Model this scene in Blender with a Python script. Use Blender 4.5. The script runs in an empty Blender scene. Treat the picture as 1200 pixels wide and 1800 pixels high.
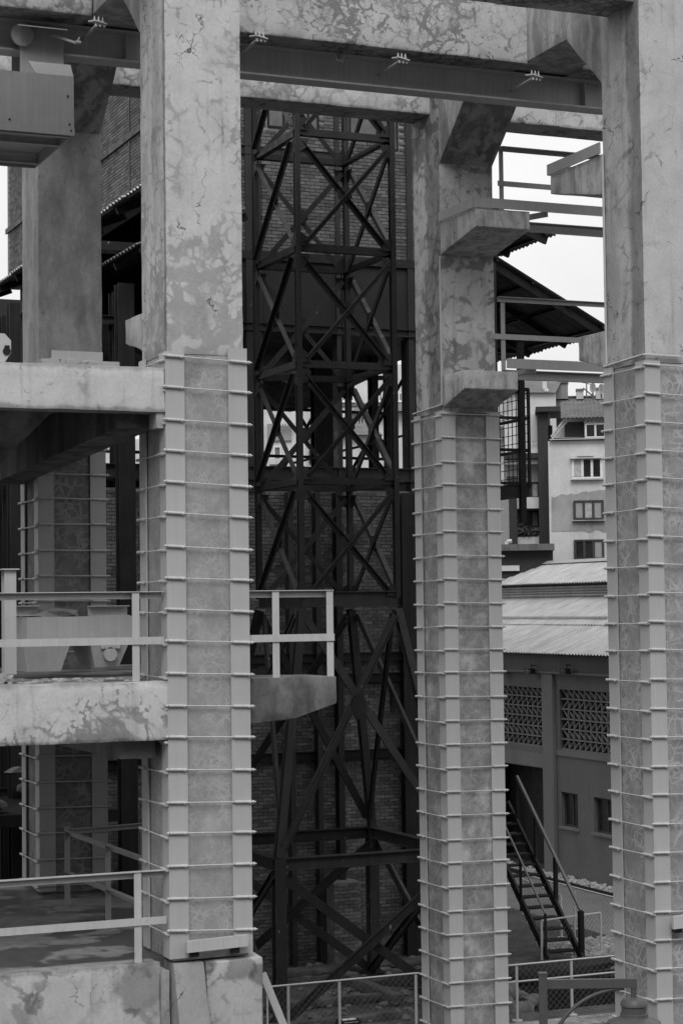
import bpy, bmesh, math, random
from mathutils import Vector, Matrix, noise
random.seed(7)
sc = bpy.context.scene
COL = sc.collection

# ------------------------------------------------------------------ camera
CAM = Vector((-6.927, -21.4286, 6.7))
FW = Vector((math.sin(.4007006)*math.cos(.0485826), math.cos(.4007006)*math.cos(.0485826), math.sin(.0485826)))
R0 = Vector((math.cos(.4007006), -math.sin(.4007006), 0))
U0 = R0.cross(FW)
ROLL = -.0124486
RT = R0*math.cos(ROLL)+U0*math.sin(ROLL)
UP = -R0*math.sin(ROLL)+U0*math.cos(ROLL)
FPX = 3449.293
cd = bpy.data.cameras.new('camera')
cam = bpy.data.objects.new('camera', cd); COL.objects.link(cam)
cam.matrix_world = Matrix(((RT.x, UP.x, -FW.x, CAM.x), (RT.y, UP.y, -FW.y, CAM.y), (RT.z, UP.z, -FW.z, CAM.z), (0, 0, 0, 1)))
cd.sensor_fit = 'VERTICAL'; cd.sensor_height = 36.0
cd.lens = 36.0*FPX/1800.0
cd.clip_start = .5; cd.clip_end = 2000
sc.camera = cam
sc.render.resolution_x = 682; sc.render.resolution_y = 1024

# ------------------------------------------------------------------ sky, sun, exposure (overcast, black and white picture)
SUN_EL, SUN_AZ = math.radians(47), math.radians(206)      # azimuth clockwise from +y: in front of the frame, behind the viewer
world = bpy.data.worlds.new('World'); sc.world = world; world.use_nodes = True
wn, wl = world.node_tree.nodes, world.node_tree.links
bg = wn['Background']
sky = wn.new('ShaderNodeTexSky'); sky.sky_type = 'NISHITA'; sky.sun_disc = False
sky.sun_elevation = SUN_EL; sky.sun_rotation = SUN_AZ; sky.air_density = 1.0; sky.dust_density = 6.0
bw = wn.new('ShaderNodeRGBToBW'); wl.new(sky.outputs[0], bw.inputs[0])
tc = wn.new('ShaderNodeTexCoord'); sep = wn.new('ShaderNodeSeparateXYZ'); wl.new(tc.outputs['Generated'], sep.inputs[0])
ab = wn.new('ShaderNodeMath'); ab.operation = 'MAXIMUM'; wl.new(sep.outputs['Z'], ab.inputs[0]); ab.inputs[1].default_value = 0
cl = wn.new('ShaderNodeTexNoise'); cl.inputs['Scale'].default_value = 7; cl.inputs['Detail'].default_value = 5; wl.new(tc.outputs['Generated'], cl.inputs['Vector'])
# even cloud cover, brighter overhead than at the horizon as an overcast sky is
m1 = wn.new('ShaderNodeMath'); m1.operation = 'MULTIPLY_ADD'; wl.new(ab.outputs[0], m1.inputs[0]); m1.inputs[1].default_value = 4.5; m1.inputs[2].default_value = 7.3
m2 = wn.new('ShaderNodeMath'); m2.operation = 'MULTIPLY_ADD'; wl.new(cl.outputs['Fac'], m2.inputs[0]); m2.inputs[1].default_value = 3.8; wl.new(m1.outputs[0], m2.inputs[2])
mx = wn.new('ShaderNodeMix'); mx.data_type = 'FLOAT'; mx.inputs['Factor'].default_value = .88
wl.new(bw.outputs[0], mx.inputs['A']); wl.new(m2.outputs[0], mx.inputs['B'])
wl.new(mx.outputs['Result'], bg.inputs['Color']); bg.inputs['Strength'].default_value = .1
sd = bpy.data.lights.new('sun', 'SUN'); sd.energy = 1.5; sd.angle = math.radians(28); sd.color = (1, 1, 1)
sun = bpy.data.objects.new('sun', sd); COL.objects.link(sun); sun.location = (0, -40, 40)
sdir = Vector((math.sin(SUN_AZ)*math.cos(SUN_EL), math.cos(SUN_AZ)*math.cos(SUN_EL), math.sin(SUN_EL)))
sun.rotation_euler = sdir.to_track_quat('Z', 'Y').to_euler()
vs = sc.view_settings; vs.view_transform = 'Standard'; vs.look = 'None'; vs.exposure = 0; vs.gamma = 1; vs.use_curve_mapping = False
try:
    sc.cycles.use_denoising = True; sc.cycles.max_bounces = 5; sc.cycles.diffuse_bounces = 2
except Exception: pass

# ------------------------------------------------------------------ pixel -> place (photo is 1200 x 1800)
def ray(px, py): return FW+RT*((px-600)/FPX)-UP*((py-900)/FPX)
def U(px, py, ax, v):
    d = ray(px, py); i = 'xyz'.index(ax)
    return CAM+d*((v-CAM[i])/d[i])
def UD(px, py, dist): return CAM+ray(px, py)*dist

# ------------------------------------------------------------------ materials (grey values: the photograph is black and white)
class Nd:
    def __init__(s, name):
        s.m = bpy.data.materials.new(name); s.m.use_nodes = True
        s.n = s.m.node_tree.nodes; s.l = s.m.node_tree.links
        s.b = s.n['Principled BSDF']; s.b.inputs['Roughness'].default_value = .85
        s.b.inputs['Specular IOR Level'].default_value = .3
        s.g = s.n.new('ShaderNodeNewGeometry')
    def pos(s): return s.g.outputs['Position']
    def put(s, sock, v):
        if isinstance(v, (int, float)): sock.default_value = v
        elif isinstance(v, tuple): sock.default_value = v
        else: s.l.new(v, sock)
    def scale(s, v, sx, sy, sz):
        n = s.n.new('ShaderNodeVectorMath'); n.operation = 'MULTIPLY'; s.l.new(v, n.inputs[0]); n.inputs[1].default_value = (sx, sy, sz); return n.outputs[0]
    def noise(s, sc_, det=4, rough=.6, v=None, col=False):
        n = s.n.new('ShaderNodeTexNoise'); n.inputs['Scale'].default_value = sc_; n.inputs['Detail'].default_value = det; n.inputs['Roughness'].default_value = rough
        s.l.new(v or s.pos(), n.inputs['Vector']); return n.outputs['Color' if col else 'Fac']
    def warp(s, v, amt, sc_, det=3):
        c = s.noise(sc_, det, .6, v, True)
        a = s.n.new('ShaderNodeVectorMath'); a.operation = 'SUBTRACT'; s.l.new(c, a.inputs[0]); a.inputs[1].default_value = (.5, .5, .5)
        b = s.n.new('ShaderNodeVectorMath'); b.operation = 'MULTIPLY_ADD'; s.l.new(a.outputs[0], b.inputs[0]); b.inputs[1].default_value = (amt, amt, amt); s.l.new(v, b.inputs[2])
        return b.outputs[0]
    def vor(s, sc_, v, feat='DISTANCE_TO_EDGE', out='Distance'):
        n = s.n.new('ShaderNodeTexVoronoi'); n.feature = feat; n.inputs['Scale'].default_value = sc_; s.l.new(v, n.inputs['Vector']); return n.outputs[out]
    def mth(s, op, a, b=0.0, c=0.0):
        n = s.n.new('ShaderNodeMath'); n.operation = op
        s.put(n.inputs[0], a); s.put(n.inputs[1], b)
        if op == 'MULTIPLY_ADD': s.put(n.inputs[2], c)
        return n.outputs[0]
    def step(s, v, a, b, lo=0.0, hi=1.0):
        n = s.n.new('ShaderNodeMapRange'); n.interpolation_type = 'SMOOTHSTEP'
        s.put(n.inputs['Value'], v); n.inputs['From Min'].default_value = a; n.inputs['From Max'].default_value = b
        n.inputs['To Min'].default_value = lo; n.inputs['To Max'].default_value = hi; return n.outputs['Result']
    def mix(s, f, a, b):
        n = s.n.new('ShaderNodeMix'); n.data_type = 'FLOAT'
        s.put(n.inputs['Factor'], f); s.put(n.inputs['A'], a); s.put(n.inputs['B'], b); return n.outputs['Result']
    def done(s, val, rough=None, bump=None, bs=.3, bd=.01):
        s.l.new(val, s.b.inputs['Base Color']) if not isinstance(val, (int, float)) else setattr(s.b.inputs['Base Color'], 'default_value', (val, val, val, 1))
        if rough is not None: s.put(s.b.inputs['Roughness'], rough)
        if bump is not None:
            n = s.n.new('ShaderNodeBump'); n.inputs['Strength'].default_value = bs; n.inputs['Distance'].default_value = bd
            s.l.new(bump, n.inputs['Height']); s.l.new(n.outputs[0], s.b.inputs['Normal'])
        return s.m

def m_patchy(name, dark, light, bias=0.0, cs=2.6, crack=1.0, streak=.25, zg=None, band=None, blobs=(), zb=None):
    """lime-skinned concrete: zg lifts the share of pale skin with height, band is a wet streak beside the front arris of the left flank,
    blobs are single damp stains, zb ragged soot lines along the lower and upper arris of a slab edge"""
    k = Nd(name); p = k.pos()
    w = k.warp(k.warp(p, .4, 1.3, 2), .12, 7, 4)
    patch = k.step(k.vor(cs, w), .0, .17); patch2 = k.step(k.vor(cs*2.4, w), .0, .2)
    big = k.noise(.75, 3, .55, p); mid = k.noise(2.6, 5, .68, w)
    sep = k.n.new('ShaderNodeSeparateXYZ'); k.l.new(p, sep.inputs[0])
    b0 = bias
    if zg: b0 = k.mth('MULTIPLY_ADD', k.mth('SUBTRACT', sep.outputs['Z'], zg[0]), zg[1], bias)
    v = k.mth('ADD', k.mth('MULTIPLY_ADD', patch, .40, k.mth('MULTIPLY', patch2, .30)), k.mth('MULTIPLY_ADD', k.mth('SUBTRACT', mid, .5), 1.7, k.mth('MULTIPLY_ADD', k.mth('SUBTRACT', big, .5), 2.4, b0)))
    t = k.mix(k.step(k.noise(1.7, 3, .6), .42, .6), k.step(v, .18, .42), k.step(v, -.25, .85))
    isl = k.step(k.noise(3.4, 2, .5, w), .58, .64)
    t = k.mth('MAXIMUM', t, k.mth('MULTIPLY', isl, .75))
    base = k.mix(t, dark, light)
    base = k.mth('MULTIPLY', base, k.step(k.noise(1.9, 5, .65), .25, .75, .86, 1.1))
    run = k.noise(1, 4, .6, k.scale(p, 8, 8, .45))
    base = k.mth('MULTIPLY', base, k.step(run, .55, .78, 1.0, 1.0-streak))
    soot = k.mth('MULTIPLY', k.step(k.noise(1.3, 5, .7, w), .60, .74), .35)
    base = k.mix(soot, base, dark*.55)
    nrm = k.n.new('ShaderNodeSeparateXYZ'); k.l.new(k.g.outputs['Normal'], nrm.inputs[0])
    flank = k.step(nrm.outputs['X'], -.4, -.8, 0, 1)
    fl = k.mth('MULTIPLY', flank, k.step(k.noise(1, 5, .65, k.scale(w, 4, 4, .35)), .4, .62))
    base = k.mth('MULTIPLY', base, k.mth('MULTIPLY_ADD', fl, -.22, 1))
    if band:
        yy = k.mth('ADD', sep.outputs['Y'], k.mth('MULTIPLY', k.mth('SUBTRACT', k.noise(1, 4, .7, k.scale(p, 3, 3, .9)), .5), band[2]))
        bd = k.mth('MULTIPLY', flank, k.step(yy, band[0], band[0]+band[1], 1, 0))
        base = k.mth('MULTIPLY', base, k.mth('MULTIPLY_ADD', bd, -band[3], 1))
    for bx, by, bz, br, bdk in blobs:
        dv = k.n.new('ShaderNodeVectorMath'); dv.operation = 'DISTANCE'; k.l.new(k.warp(p, br*1.6, 2.2/br*.5, 4), dv.inputs[0]); dv.inputs[1].default_value = (bx, by, bz)
        base = k.mth('MULTIPLY', base, k.step(dv.outputs['Value'], br*.7, br*1.05, 1-bdk, 1))
    if zb:
        zn = k.mth('ADD', sep.outputs['Z'], k.mth('MULTIPLY', k.mth('SUBTRACT', k.noise(3.5, 5, .7, k.scale(p, 1, 1, .4)), .5), .16))
        base = k.mth('MULTIPLY', base, k.step(zn, zb[0]-.01, zb[0]+.04, .55, 1)); base = k.mth('MULTIPLY', base, k.step(zn, zb[1]-.07, zb[1]+.0, 1, .6))
    wc = k.warp(k.warp(p, .5, 2.2), .12, 14)
    ce = k.vor(1.25, wc); cm = k.step(k.noise(1.5, 3, .55), .53, .62)
    cr = k.mth('MULTIPLY', k.step(ce, .003, .011, 1, 0), cm)
    ce2 = k.vor(4.2, wc); cm2 = k.step(k.noise(1.9, 3, .5, k.scale(p, 1.1, 1.2, .8)), .58, .66)
    cr = k.mth('MULTIPLY', k.mth('MAXIMUM', cr, k.mth('MULTIPLY', k.step(ce2, .004, .016, 1, 0), cm2)), crack)
    base = k.mix(k.mth('MULTIPLY', cr, .68), base, .06)
    base = k.mth('MULTIPLY', base, k.mth('MULTIPLY_ADD', k.step(k.noise(55, 2, .5), .68, .76), -.25, 1))
    base = k.mth('MULTIPLY', base, k.step(k.noise(30, 3, .6), .2, .8, .92, 1.07))
    return k.done(base, .9, k.noise(20, 4, .7), .3, .012)

def m_vein(name, dark, light, vs_=7.0, amt=1.0, hz=.6):
    k = Nd(name); p = k.pos()
    w = k.warp(p, .13, 4.5, 3)
    e1 = k.vor(vs_*1.1, w); e2 = k.vor(vs_*.62, w)
    v1 = k.step(e1, .01, .15, 1, 0); v2 = k.step(e2, .005, .075, 1, 0)
    msk = k.step(k.noise(2.6, 3, .6), .38, .62)
    v = k.mth('MULTIPLY', k.mth('MAXIMUM', k.mth('MULTIPLY', v1, k.mth('MULTIPLY', msk, .75)), k.mth('MULTIPLY', v2, k.mth('MULTIPLY_ADD', msk, .5, .3))), amt)
    haze = k.mth('MULTIPLY', k.step(k.noise(3.0, 5, .7, w), .42, .74), hz)
    t = k.mth('MAXIMUM', v, haze)
    b = k.mix(t, dark, light)
    b = k.mth('MULTIPLY', b, k.step(k.noise(4, 5, .7, k.scale(p, 1, 1, .5)), .2, .8, .82, 1.15))
    dk = k.step(k.noise(1.3, 3, .6, k.scale(p, 1, 1, .7)), .60, .72, 1.0, .72)
    b = k.mth('MULTIPLY', b, dk)
    b = k.mth('MULTIPLY', b, k.step(k.noise(45, 3, .6), .2, .8, .92, 1.07))
    return k.done(b, .9, k.noise(30, 4, .7), .25, .008)

def m_stain(name, dark, light, sx=5, sz=.5, a=.42, b_=.62):
    k = Nd(name); p = k.pos()
    w = k.warp(p, .25, 2)
    s1 = k.step(k.noise(1, 5, .65, k.scale(w, sx, sx, sz)), a, b_)
    s2 = k.step(k.noise(1.4, 5, .7, w), .3, .7)
    t = k.mth('MULTIPLY_ADD', s1, .6, k.mth('MULTIPLY', s2, .4))
    b = k.mix(t, dark, light)
    wc = k.warp(k.warp(p, .45, 2.2), .1, 14)
    cr = k.mth('MULTIPLY', k.step(k.vor(2.0, wc), .004, .012, 1, 0), k.step(k.noise(1.6, 3, .55), .57, .65))
    b = k.mix(k.mth('MULTIPLY', cr, .55), b, .06)
    b = k.mth('MULTIPLY', b, k.step(k.noise(28, 4, .65), .2, .8, .9, 1.1))
    return k.done(b, .9, k.noise(20, 5, .7), .35, .01)

def m_paint(name, val, rough=.55, streak=.08, spot=0.0, sx=26, spec=.3, speck=0.0, vary=0.0):
    k = Nd(name); p = k.pos()
    b = k.mth('MULTIPLY', k.step(k.noise(1, 4, .6, k.scale(p, sx, sx, .7)), .3, .7, 1-streak, 1+streak), val)
    b = k.mth('MULTIPLY', b, k.step(k.noise(2.3, 4, .6), .25, .75, 1-streak, 1+streak))
    if vary:
        oi = k.n.new('ShaderNodeObjectInfo'); b = k.mth('MULTIPLY', b, k.mth('MULTIPLY_ADD', oi.outputs['Random'], 2*vary, 1-vary))
    if spot: b = k.mix(k.mth('MULTIPLY', k.step(k.noise(9, 5, .7), .62, .7), spot), b, val*.35)
    if speck: b = k.mix(k.mth('MULTIPLY', k.step(k.noise(11, 3, .6, k.scale(p, 1, 1, .45)), .70, .745), speck), b, .3)
    k.b.inputs['Specular IOR Level'].default_value = spec
    return k.done(b, k.step(k.noise(6, 3, .6), .3, .7, rough-.1, rough+.1), k.noise(60, 3, .6), .06, .004)

def m_brick(name, lo, hi, pale=0.0):
    k = Nd(name); p = k.pos()
    oi = k.n.new('ShaderNodeObjectInfo')
    rnd = k.mth('FRACT', k.mth('ADD', k.g.outputs['Random Per Island'], k.mth('MULTIPLY', oi.outputs['Random'], 3.7)))
    b = k.mix(rnd, lo, hi)
    b = k.mth('MULTIPLY', b, k.step(k.noise(1.1, 5, .7), .25, .75, .7, 1.25))
    if pale: b = k.mix(k.mth('MULTIPLY', k.step(k.noise(1.3, 6, .75), .62, .7), pale), b, .3)
    b = k.mth('MULTIPLY', b, k.step(k.noise(40, 3, .6), .2, .8, .8, 1.2))
    return k.done(b, .95, k.noise(50, 3, .7), .4, .006)

def m_plain(name, val, var=.12, ns=3.0, rough=.85, bump=0.0, det=5, bsc=30):
    k = Nd(name)
    b = k.mth('MULTIPLY', k.step(k.noise(ns, det, .65), .25, .75, 1-var, 1+var), val)
    return k.done(b, rough, k.noise(bsc, 4, .7) if bump else None, bump, .01)

def m_sheet(name, val, var=.1):
    k = Nd(name); p = k.pos()
    b = k.mth('MULTIPLY', k.step(k.noise(1.6, 5, .7), .25, .75, 1-var, 1+var), val)
    b = k.mth('MULTIPLY', b, k.step(k.noise(1, 4, .6, k.scale(p, 1.2, 9, 1.2)), .3, .75, 1+var, 1-var))
    b = k.mix(k.mth('MULTIPLY', k.step(k.noise(7, 5, .7), .64, .74), .45), b, val*.45)
    return k.done(b, .8, k.noise(40, 3, .6), .15, .004)

def m_plaster(name, val, stain=.5, var=.08):
    k = Nd(name); p = k.pos()
    b = k.mth('MULTIPLY', k.step(k.noise(.8, 6, .7), .25, .75, 1-var, 1+var), val)
    s = k.mth('MULTIPLY', k.step(k.noise(1, 5, .7, k.scale(p, 1.6, 1.6, .25)), .52, .72), stain)
    b = k.mix(s, b, val*.45)
    b = k.mth('MULTIPLY', b, k.step(k.noise(12, 4, .7), .2, .8, .94, 1.05))
    return k.done(b, .92)

def m_glass(name, val=.02, rough=.15):
    k = Nd(name); k.b.inputs['Specular IOR Level'].default_value = .5
    b = k.mth('MULTIPLY', k.step(k.noise(1.5, 3, .6), .3, .7, .6, 1.5), val)
    return k.done(b, rough)

def m_floor(name):
    k = Nd(name); p = k.pos()
    wet = k.step(k.noise(.9, 4, .6, k.warp(p, .3, 2)), .47, .55)
    b = k.mix(wet, .10, .24)
    b = k.mth('MULTIPLY', b, k.step(k.noise(5, 6, .7), .2, .8, .75, 1.2))
    return k.done(b, k.mix(wet, .35, .9), k.noise(14, 5, .7), .3, .01)

def m_ground(name):
    k = Nd(name); p = k.pos()
    b = k.mix(k.step(k.noise(.35, 6, .7), .35, .65), .045, .1)
    b = k.mth('MULTIPLY', b, k.step(k.noise(6, 6, .75), .2, .8, .55, 1.5))
    return k.done(b, .95, k.noise(9, 7, .75), .9, .05)

SYM = 5.911
MAT = dict(
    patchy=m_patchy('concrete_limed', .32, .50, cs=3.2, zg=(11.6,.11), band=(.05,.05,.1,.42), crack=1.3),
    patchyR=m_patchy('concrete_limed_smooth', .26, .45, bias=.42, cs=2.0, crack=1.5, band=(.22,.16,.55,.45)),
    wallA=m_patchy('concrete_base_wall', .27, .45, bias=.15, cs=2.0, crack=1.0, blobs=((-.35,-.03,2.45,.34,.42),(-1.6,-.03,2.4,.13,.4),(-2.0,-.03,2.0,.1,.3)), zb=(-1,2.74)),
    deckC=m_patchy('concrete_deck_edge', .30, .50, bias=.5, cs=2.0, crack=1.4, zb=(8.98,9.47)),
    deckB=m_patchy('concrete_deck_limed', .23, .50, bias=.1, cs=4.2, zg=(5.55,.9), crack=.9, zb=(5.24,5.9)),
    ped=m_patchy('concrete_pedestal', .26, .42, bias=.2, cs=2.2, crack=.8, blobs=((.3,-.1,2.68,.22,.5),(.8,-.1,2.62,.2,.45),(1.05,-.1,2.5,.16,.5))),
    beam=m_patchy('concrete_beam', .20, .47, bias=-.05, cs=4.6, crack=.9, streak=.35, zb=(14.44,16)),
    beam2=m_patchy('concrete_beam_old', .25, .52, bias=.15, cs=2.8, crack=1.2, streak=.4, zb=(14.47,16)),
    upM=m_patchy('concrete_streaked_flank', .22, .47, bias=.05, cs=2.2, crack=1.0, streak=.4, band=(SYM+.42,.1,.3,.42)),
    side=m_stain('concrete_streaked', .20, .44, 5, .5),
    sideM=m_stain('concrete_streaked_dark', .12, .40, 4, .35, .42, .6),
    corbel=m_stain('concrete_corbel', .18, .5, 6, .8, .36, .6),
    plain=m_stain('concrete_smooth', .2, .46, 3, .8, .35, .65),
    slab=m_stain('concrete_slab', .13, .34, 2, 1.2, .35, .65),
    vein=m_vein('concrete_veined', .27, .40, 9.5, .9, .7),
    veinR=m_vein('concrete_veined_coarse', .235, .42, 6.6, 1.1, .6),
    veinM=m_vein('concrete_veined_faint', .20, .44, 7.0, .5, 1.0),
    veinK=m_vein('concrete_veined_dark', .15, .32, 5.5, .9),
    floor=m_floor('concrete_floor'),
    plate=m_paint('grey_steel_paint', .39, .55, .03, .12, 26, .3, 0, .03),
    plate2=m_paint('grey_steel_paint_dull', .42, .55, .03, .12, 26, .3, 0, .04),
    rod=m_paint('tie_rod_steel', .47, .5, .08),
    rail=m_paint('railing_paint', .43, .55, .06, .25),
    channel=m_paint('channel_paint', .30, .55, .05),
    hoist=m_paint('hoist_paint', .3, .5, .06, .2),
    girder=m_paint('girder_paint', .42, .55, .08, .1),
    dark=m_paint('tower_steel', .018, .5, .2, .25, 8, .35, .6, .55),
    black=m_paint('black_steel', .015, .6, .2, 0, 8, .2, 0, .4),
    porcelain=m_paint('porcelain', .5, .35, .05),
    brick=m_brick('brick_dark', .075, .15), brick2=m_brick('brick_sooty', .07, .15, .2),
    mortar=m_plain('mortar', .23, .25, 2.0, .95, .3), mortar2=m_plain('mortar_sooty', .15, .5, 1.2, .95, .3),
    sheet=m_sheet('corrugated_pale', .36, .14), sheetd=m_sheet('corrugated_rusty', .095, .3), sheetm=m_sheet('sheet_panel_dark', .022, .15), darkc=m_stain('concrete_dark', .05, .2, 3, .8, .35, .65), yard=m_stain('concrete_yard', .035, .11, 2, 1, .35, .65),  # darkc: darker mottled concrete for hopper, rib and balcony
    wall=m_plaster('dark_render', .13, .3), wallb=m_plaster('dark_render_band', .16, .3),
    white=m_plaster('white_plaster', .54, .45, .12), white2=m_plaster('stained_plaster', .5, .8), grey=m_plaster('grey_plaster', .26, .4),
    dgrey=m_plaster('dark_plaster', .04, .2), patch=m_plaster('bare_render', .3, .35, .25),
    roofd=m_sheet('dark_roof', .11, .25), frame_w=m_plain('white_frame', .65, .05), frame_d=m_plain('dark_frame', .05, .1),
    glass=m_glass('window_glass'), glassg=m_glass('grey_pane', .10, .3), curtain=m_plain('curtain', .4, .25, 9), blind=m_plain('blind', .3, .05),
    ground=m_ground('ground_soil'), asphalt=m_plain('asphalt', .2, .12, 1.5, .9, .2), kerb=m_plain('kerb_stone', .3, .2, 5, .9, .3),
    gravel=m_plain('gravel_stone', .42, .35, 6, .95), cobble=m_plain('cobble_stone', .24, .4, 2.5, .9, .4), rock=m_plain('rock', .11, .5, 5, .95, .6),
    soil=m_plain('dark_soil', .015, .4, 4, .95, .8), lamp=m_paint('lamp_paint', .075, .45, .06), wire=m_plain('wire', .14, .1),
    wood=m_plain('old_timber', .09, .4, 6, .95, .4), plant=m_plain('plant_leaf', .05, .4, 8),
)

# ------------------------------------------------------------------ mesh builder
class MB:
    def __init__(s): s.v = []; s.f = []
    def add(s, vs_, fs): o = len(s.v); s.v += [Vector(v) for v in vs_]; s.f += [tuple(i+o for i in f) for f in fs]; return s
    def box(s, a, b):
        x0, x1 = sorted((a[0], b[0])); y0, y1 = sorted((a[1], b[1])); z0, z1 = sorted((a[2], b[2]))
        return s.add([(x0,y0,z0),(x1,y0,z0),(x1,y1,z0),(x0,y1,z0),(x0,y0,z1),(x1,y0,z1),(x1,y1,z1),(x0,y1,z1)],
                     [(0,3,2,1),(4,5,6,7),(0,1,5,4),(1,2,6,5),(2,3,7,6),(3,0,4,7)])
    def frame(s, p, q, up=(0,0,1)):
        p, q = Vector(p), Vector(q); d = (q-p).normalized(); up = Vector(up)
        if abs(d.dot(up)) > .98: up = Vector((0,1,0)) if abs(d.y) < .9 else Vector((1,0,0))
        sd_ = d.cross(up).normalized(); return p, q, sd_, sd_.cross(d).normalized()
    def sweep(s, p, q, prof, up=(0,0,1)):
        p, q, a, b = s.frame(p, q, up); n = len(prof)
        vs_ = [p+a*x+b*y for x, y in prof]+[q+a*x+b*y for x, y in prof]
        return s.add(vs_, [(i, (i+1) % n, (i+1) % n+n, i+n) for i in range(n)]+[tuple(range(n-1, -1, -1)), tuple(range(n, 2*n))])
    def bar(s, p, q, w, h, up=(0,0,1)): return s.sweep(p, q, [(-w/2,-h/2),(w/2,-h/2),(w/2,h/2),(-w/2,h/2)], up)
    def ibeam(s, p, q, w, h, tf=.02, tw=.014, up=(0,0,1)):
        a, c, t = w/2, h/2, tw/2
        return s.sweep(p, q, [(-a,-c),(a,-c),(a,-c+tf),(t,-c+tf),(t,c-tf),(a,c-tf),(a,c),(-a,c),(-a,c-tf),(-t,c-tf),(-t,-c+tf),(-a,-c+tf)], up)
    def angle(s, p, q, a, t=.014, up=(0,0,1), fx=1, fy=1):
        pr = [(0,0),(a*fx,0),(a*fx,t*fy),(t*fx,t*fy),(t*fx,a*fy),(0,a*fy)]
        if fx*fy < 0: pr.reverse()
        return s.sweep(p, q, pr, up)
    def chan(s, p, q, w, h, t=.012, up=(0,0,1), fx=1):
        a, c = w*fx, h/2; pr = [(0,-c),(a,-c),(a,-c+t),(t*fx,-c+t),(t*fx,c-t),(a,c-t),(a,c),(0,c)]
        if fx < 0: pr.reverse()
        return s.sweep(p, q, pr, up)
    def cyl(s, p, q, r, n=8, r2=None):
        p, q, a, b = s.frame(p, q); r2 = r if r2 is None else r2
        vs_ = [p+(a*math.cos(t)+b*math.sin(t))*r for t in [2*math.pi*i/n for i in range(n)]]+[q+(a*math.cos(t)+b*math.sin(t))*r2 for t in [2*math.pi*i/n for i in range(n)]]
        return s.add(vs_, [(i, (i+1) % n, (i+1) % n+n, i+n) for i in range(n)]+[tuple(range(n-1, -1, -1)), tuple(range(n, 2*n))])
    def tube(s, pts, r, n=6):
        for a, b in zip(pts, pts[1:]): s.cyl(a, b, r, n)
        return s
    def prism(s, pts, vec):
        n = len(pts); vec = Vector(vec); pts = [Vector(p) for p in pts]
        return s.add(pts+[p+vec for p in pts], [(i, (i+1) % n, (i+1) % n+n, i+n) for i in range(n)]+[tuple(range(n-1, -1, -1)), tuple(range(n, 2*n))])
    def lathe(s, c, prof, n=24):
        c = Vector(c); m = len(prof); vs_ = []
        for r, z in prof: vs_ += [c+Vector((r*math.cos(2*math.pi*i/n), r*math.sin(2*math.pi*i/n), z)) for i in range(n)]
        fs = [(j*n+i, j*n+(i+1) % n, (j+1)*n+(i+1) % n, (j+1)*n+i) for j in range(m-1) for i in range(n)]
        return s.add(vs_, fs+[tuple(range(n-1, -1, -1)), tuple(range((m-1)*n, m*n))])
    def ball(s, c, rx, ry, rz, seed=0, rough=.2):
        bm = bmesh.new(); bmesh.ops.create_icosphere(bm, subdivisions=2, radius=1); c = Vector(c)
        vs_ = [c+Vector((v.co.x*rx, v.co.y*ry, v.co.z*rz))*(1+rough*noise.noise(v.co*1.7+Vector((seed*3.1, seed*1.7, 0)))) for v in bm.verts]
        fs = [tuple(v.index for v in f.verts) for f in bm.faces]; bm.free(); return s.add(vs_, fs)
    def corr(s, o, u, w, L, Wd, pitch=.13, amp=.022, th=.01, nseg=1, bend=None):
        # corrugated sheet: ridges run along u (length L), waves across w (width Wd)
        o, u, w = Vector(o), Vector(u).normalized(), Vector(w).normalized(); n = u.cross(w).normalized()
        nw = max(4, int(Wd/pitch*5)); rows = []
        for j in range(nseg+1):
            row = []
            for i in range(nw+1):
                d = Wd*i/nw; h = amp*math.sin(2*math.pi*d/pitch); p = o+u*(L*j/nseg)+w*d+n*h
                if bend: p = bend(p, j/nseg, i/nw)
                row.append(p)
            rows.append(row)
        vs_ = [p for r in rows for p in r]; k = len(vs_); W1 = nw+1
        vs_ += [p-n*th for p in vs_]
        fs = []
        for j in range(nseg):
            for i in range(nw):
                a = j*W1+i; fs += [(a, a+1, a+1+W1, a+W1), (k+a+W1, k+a+1+W1, k+a+1, k+a)]
        for i in range(nw): fs += [(i+k, i+1+k, i+1, i), (nseg*W1+i, nseg*W1+i+1, nseg*W1+i+1+k, nseg*W1+i+k)]
        for j in range(nseg): a = j*W1; fs += [(a, a+W1, a+W1+k, a+k), (a+nw+k, a+nw+W1+k, a+nw+W1, a+nw)]
        return s.add(vs_, fs)

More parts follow.
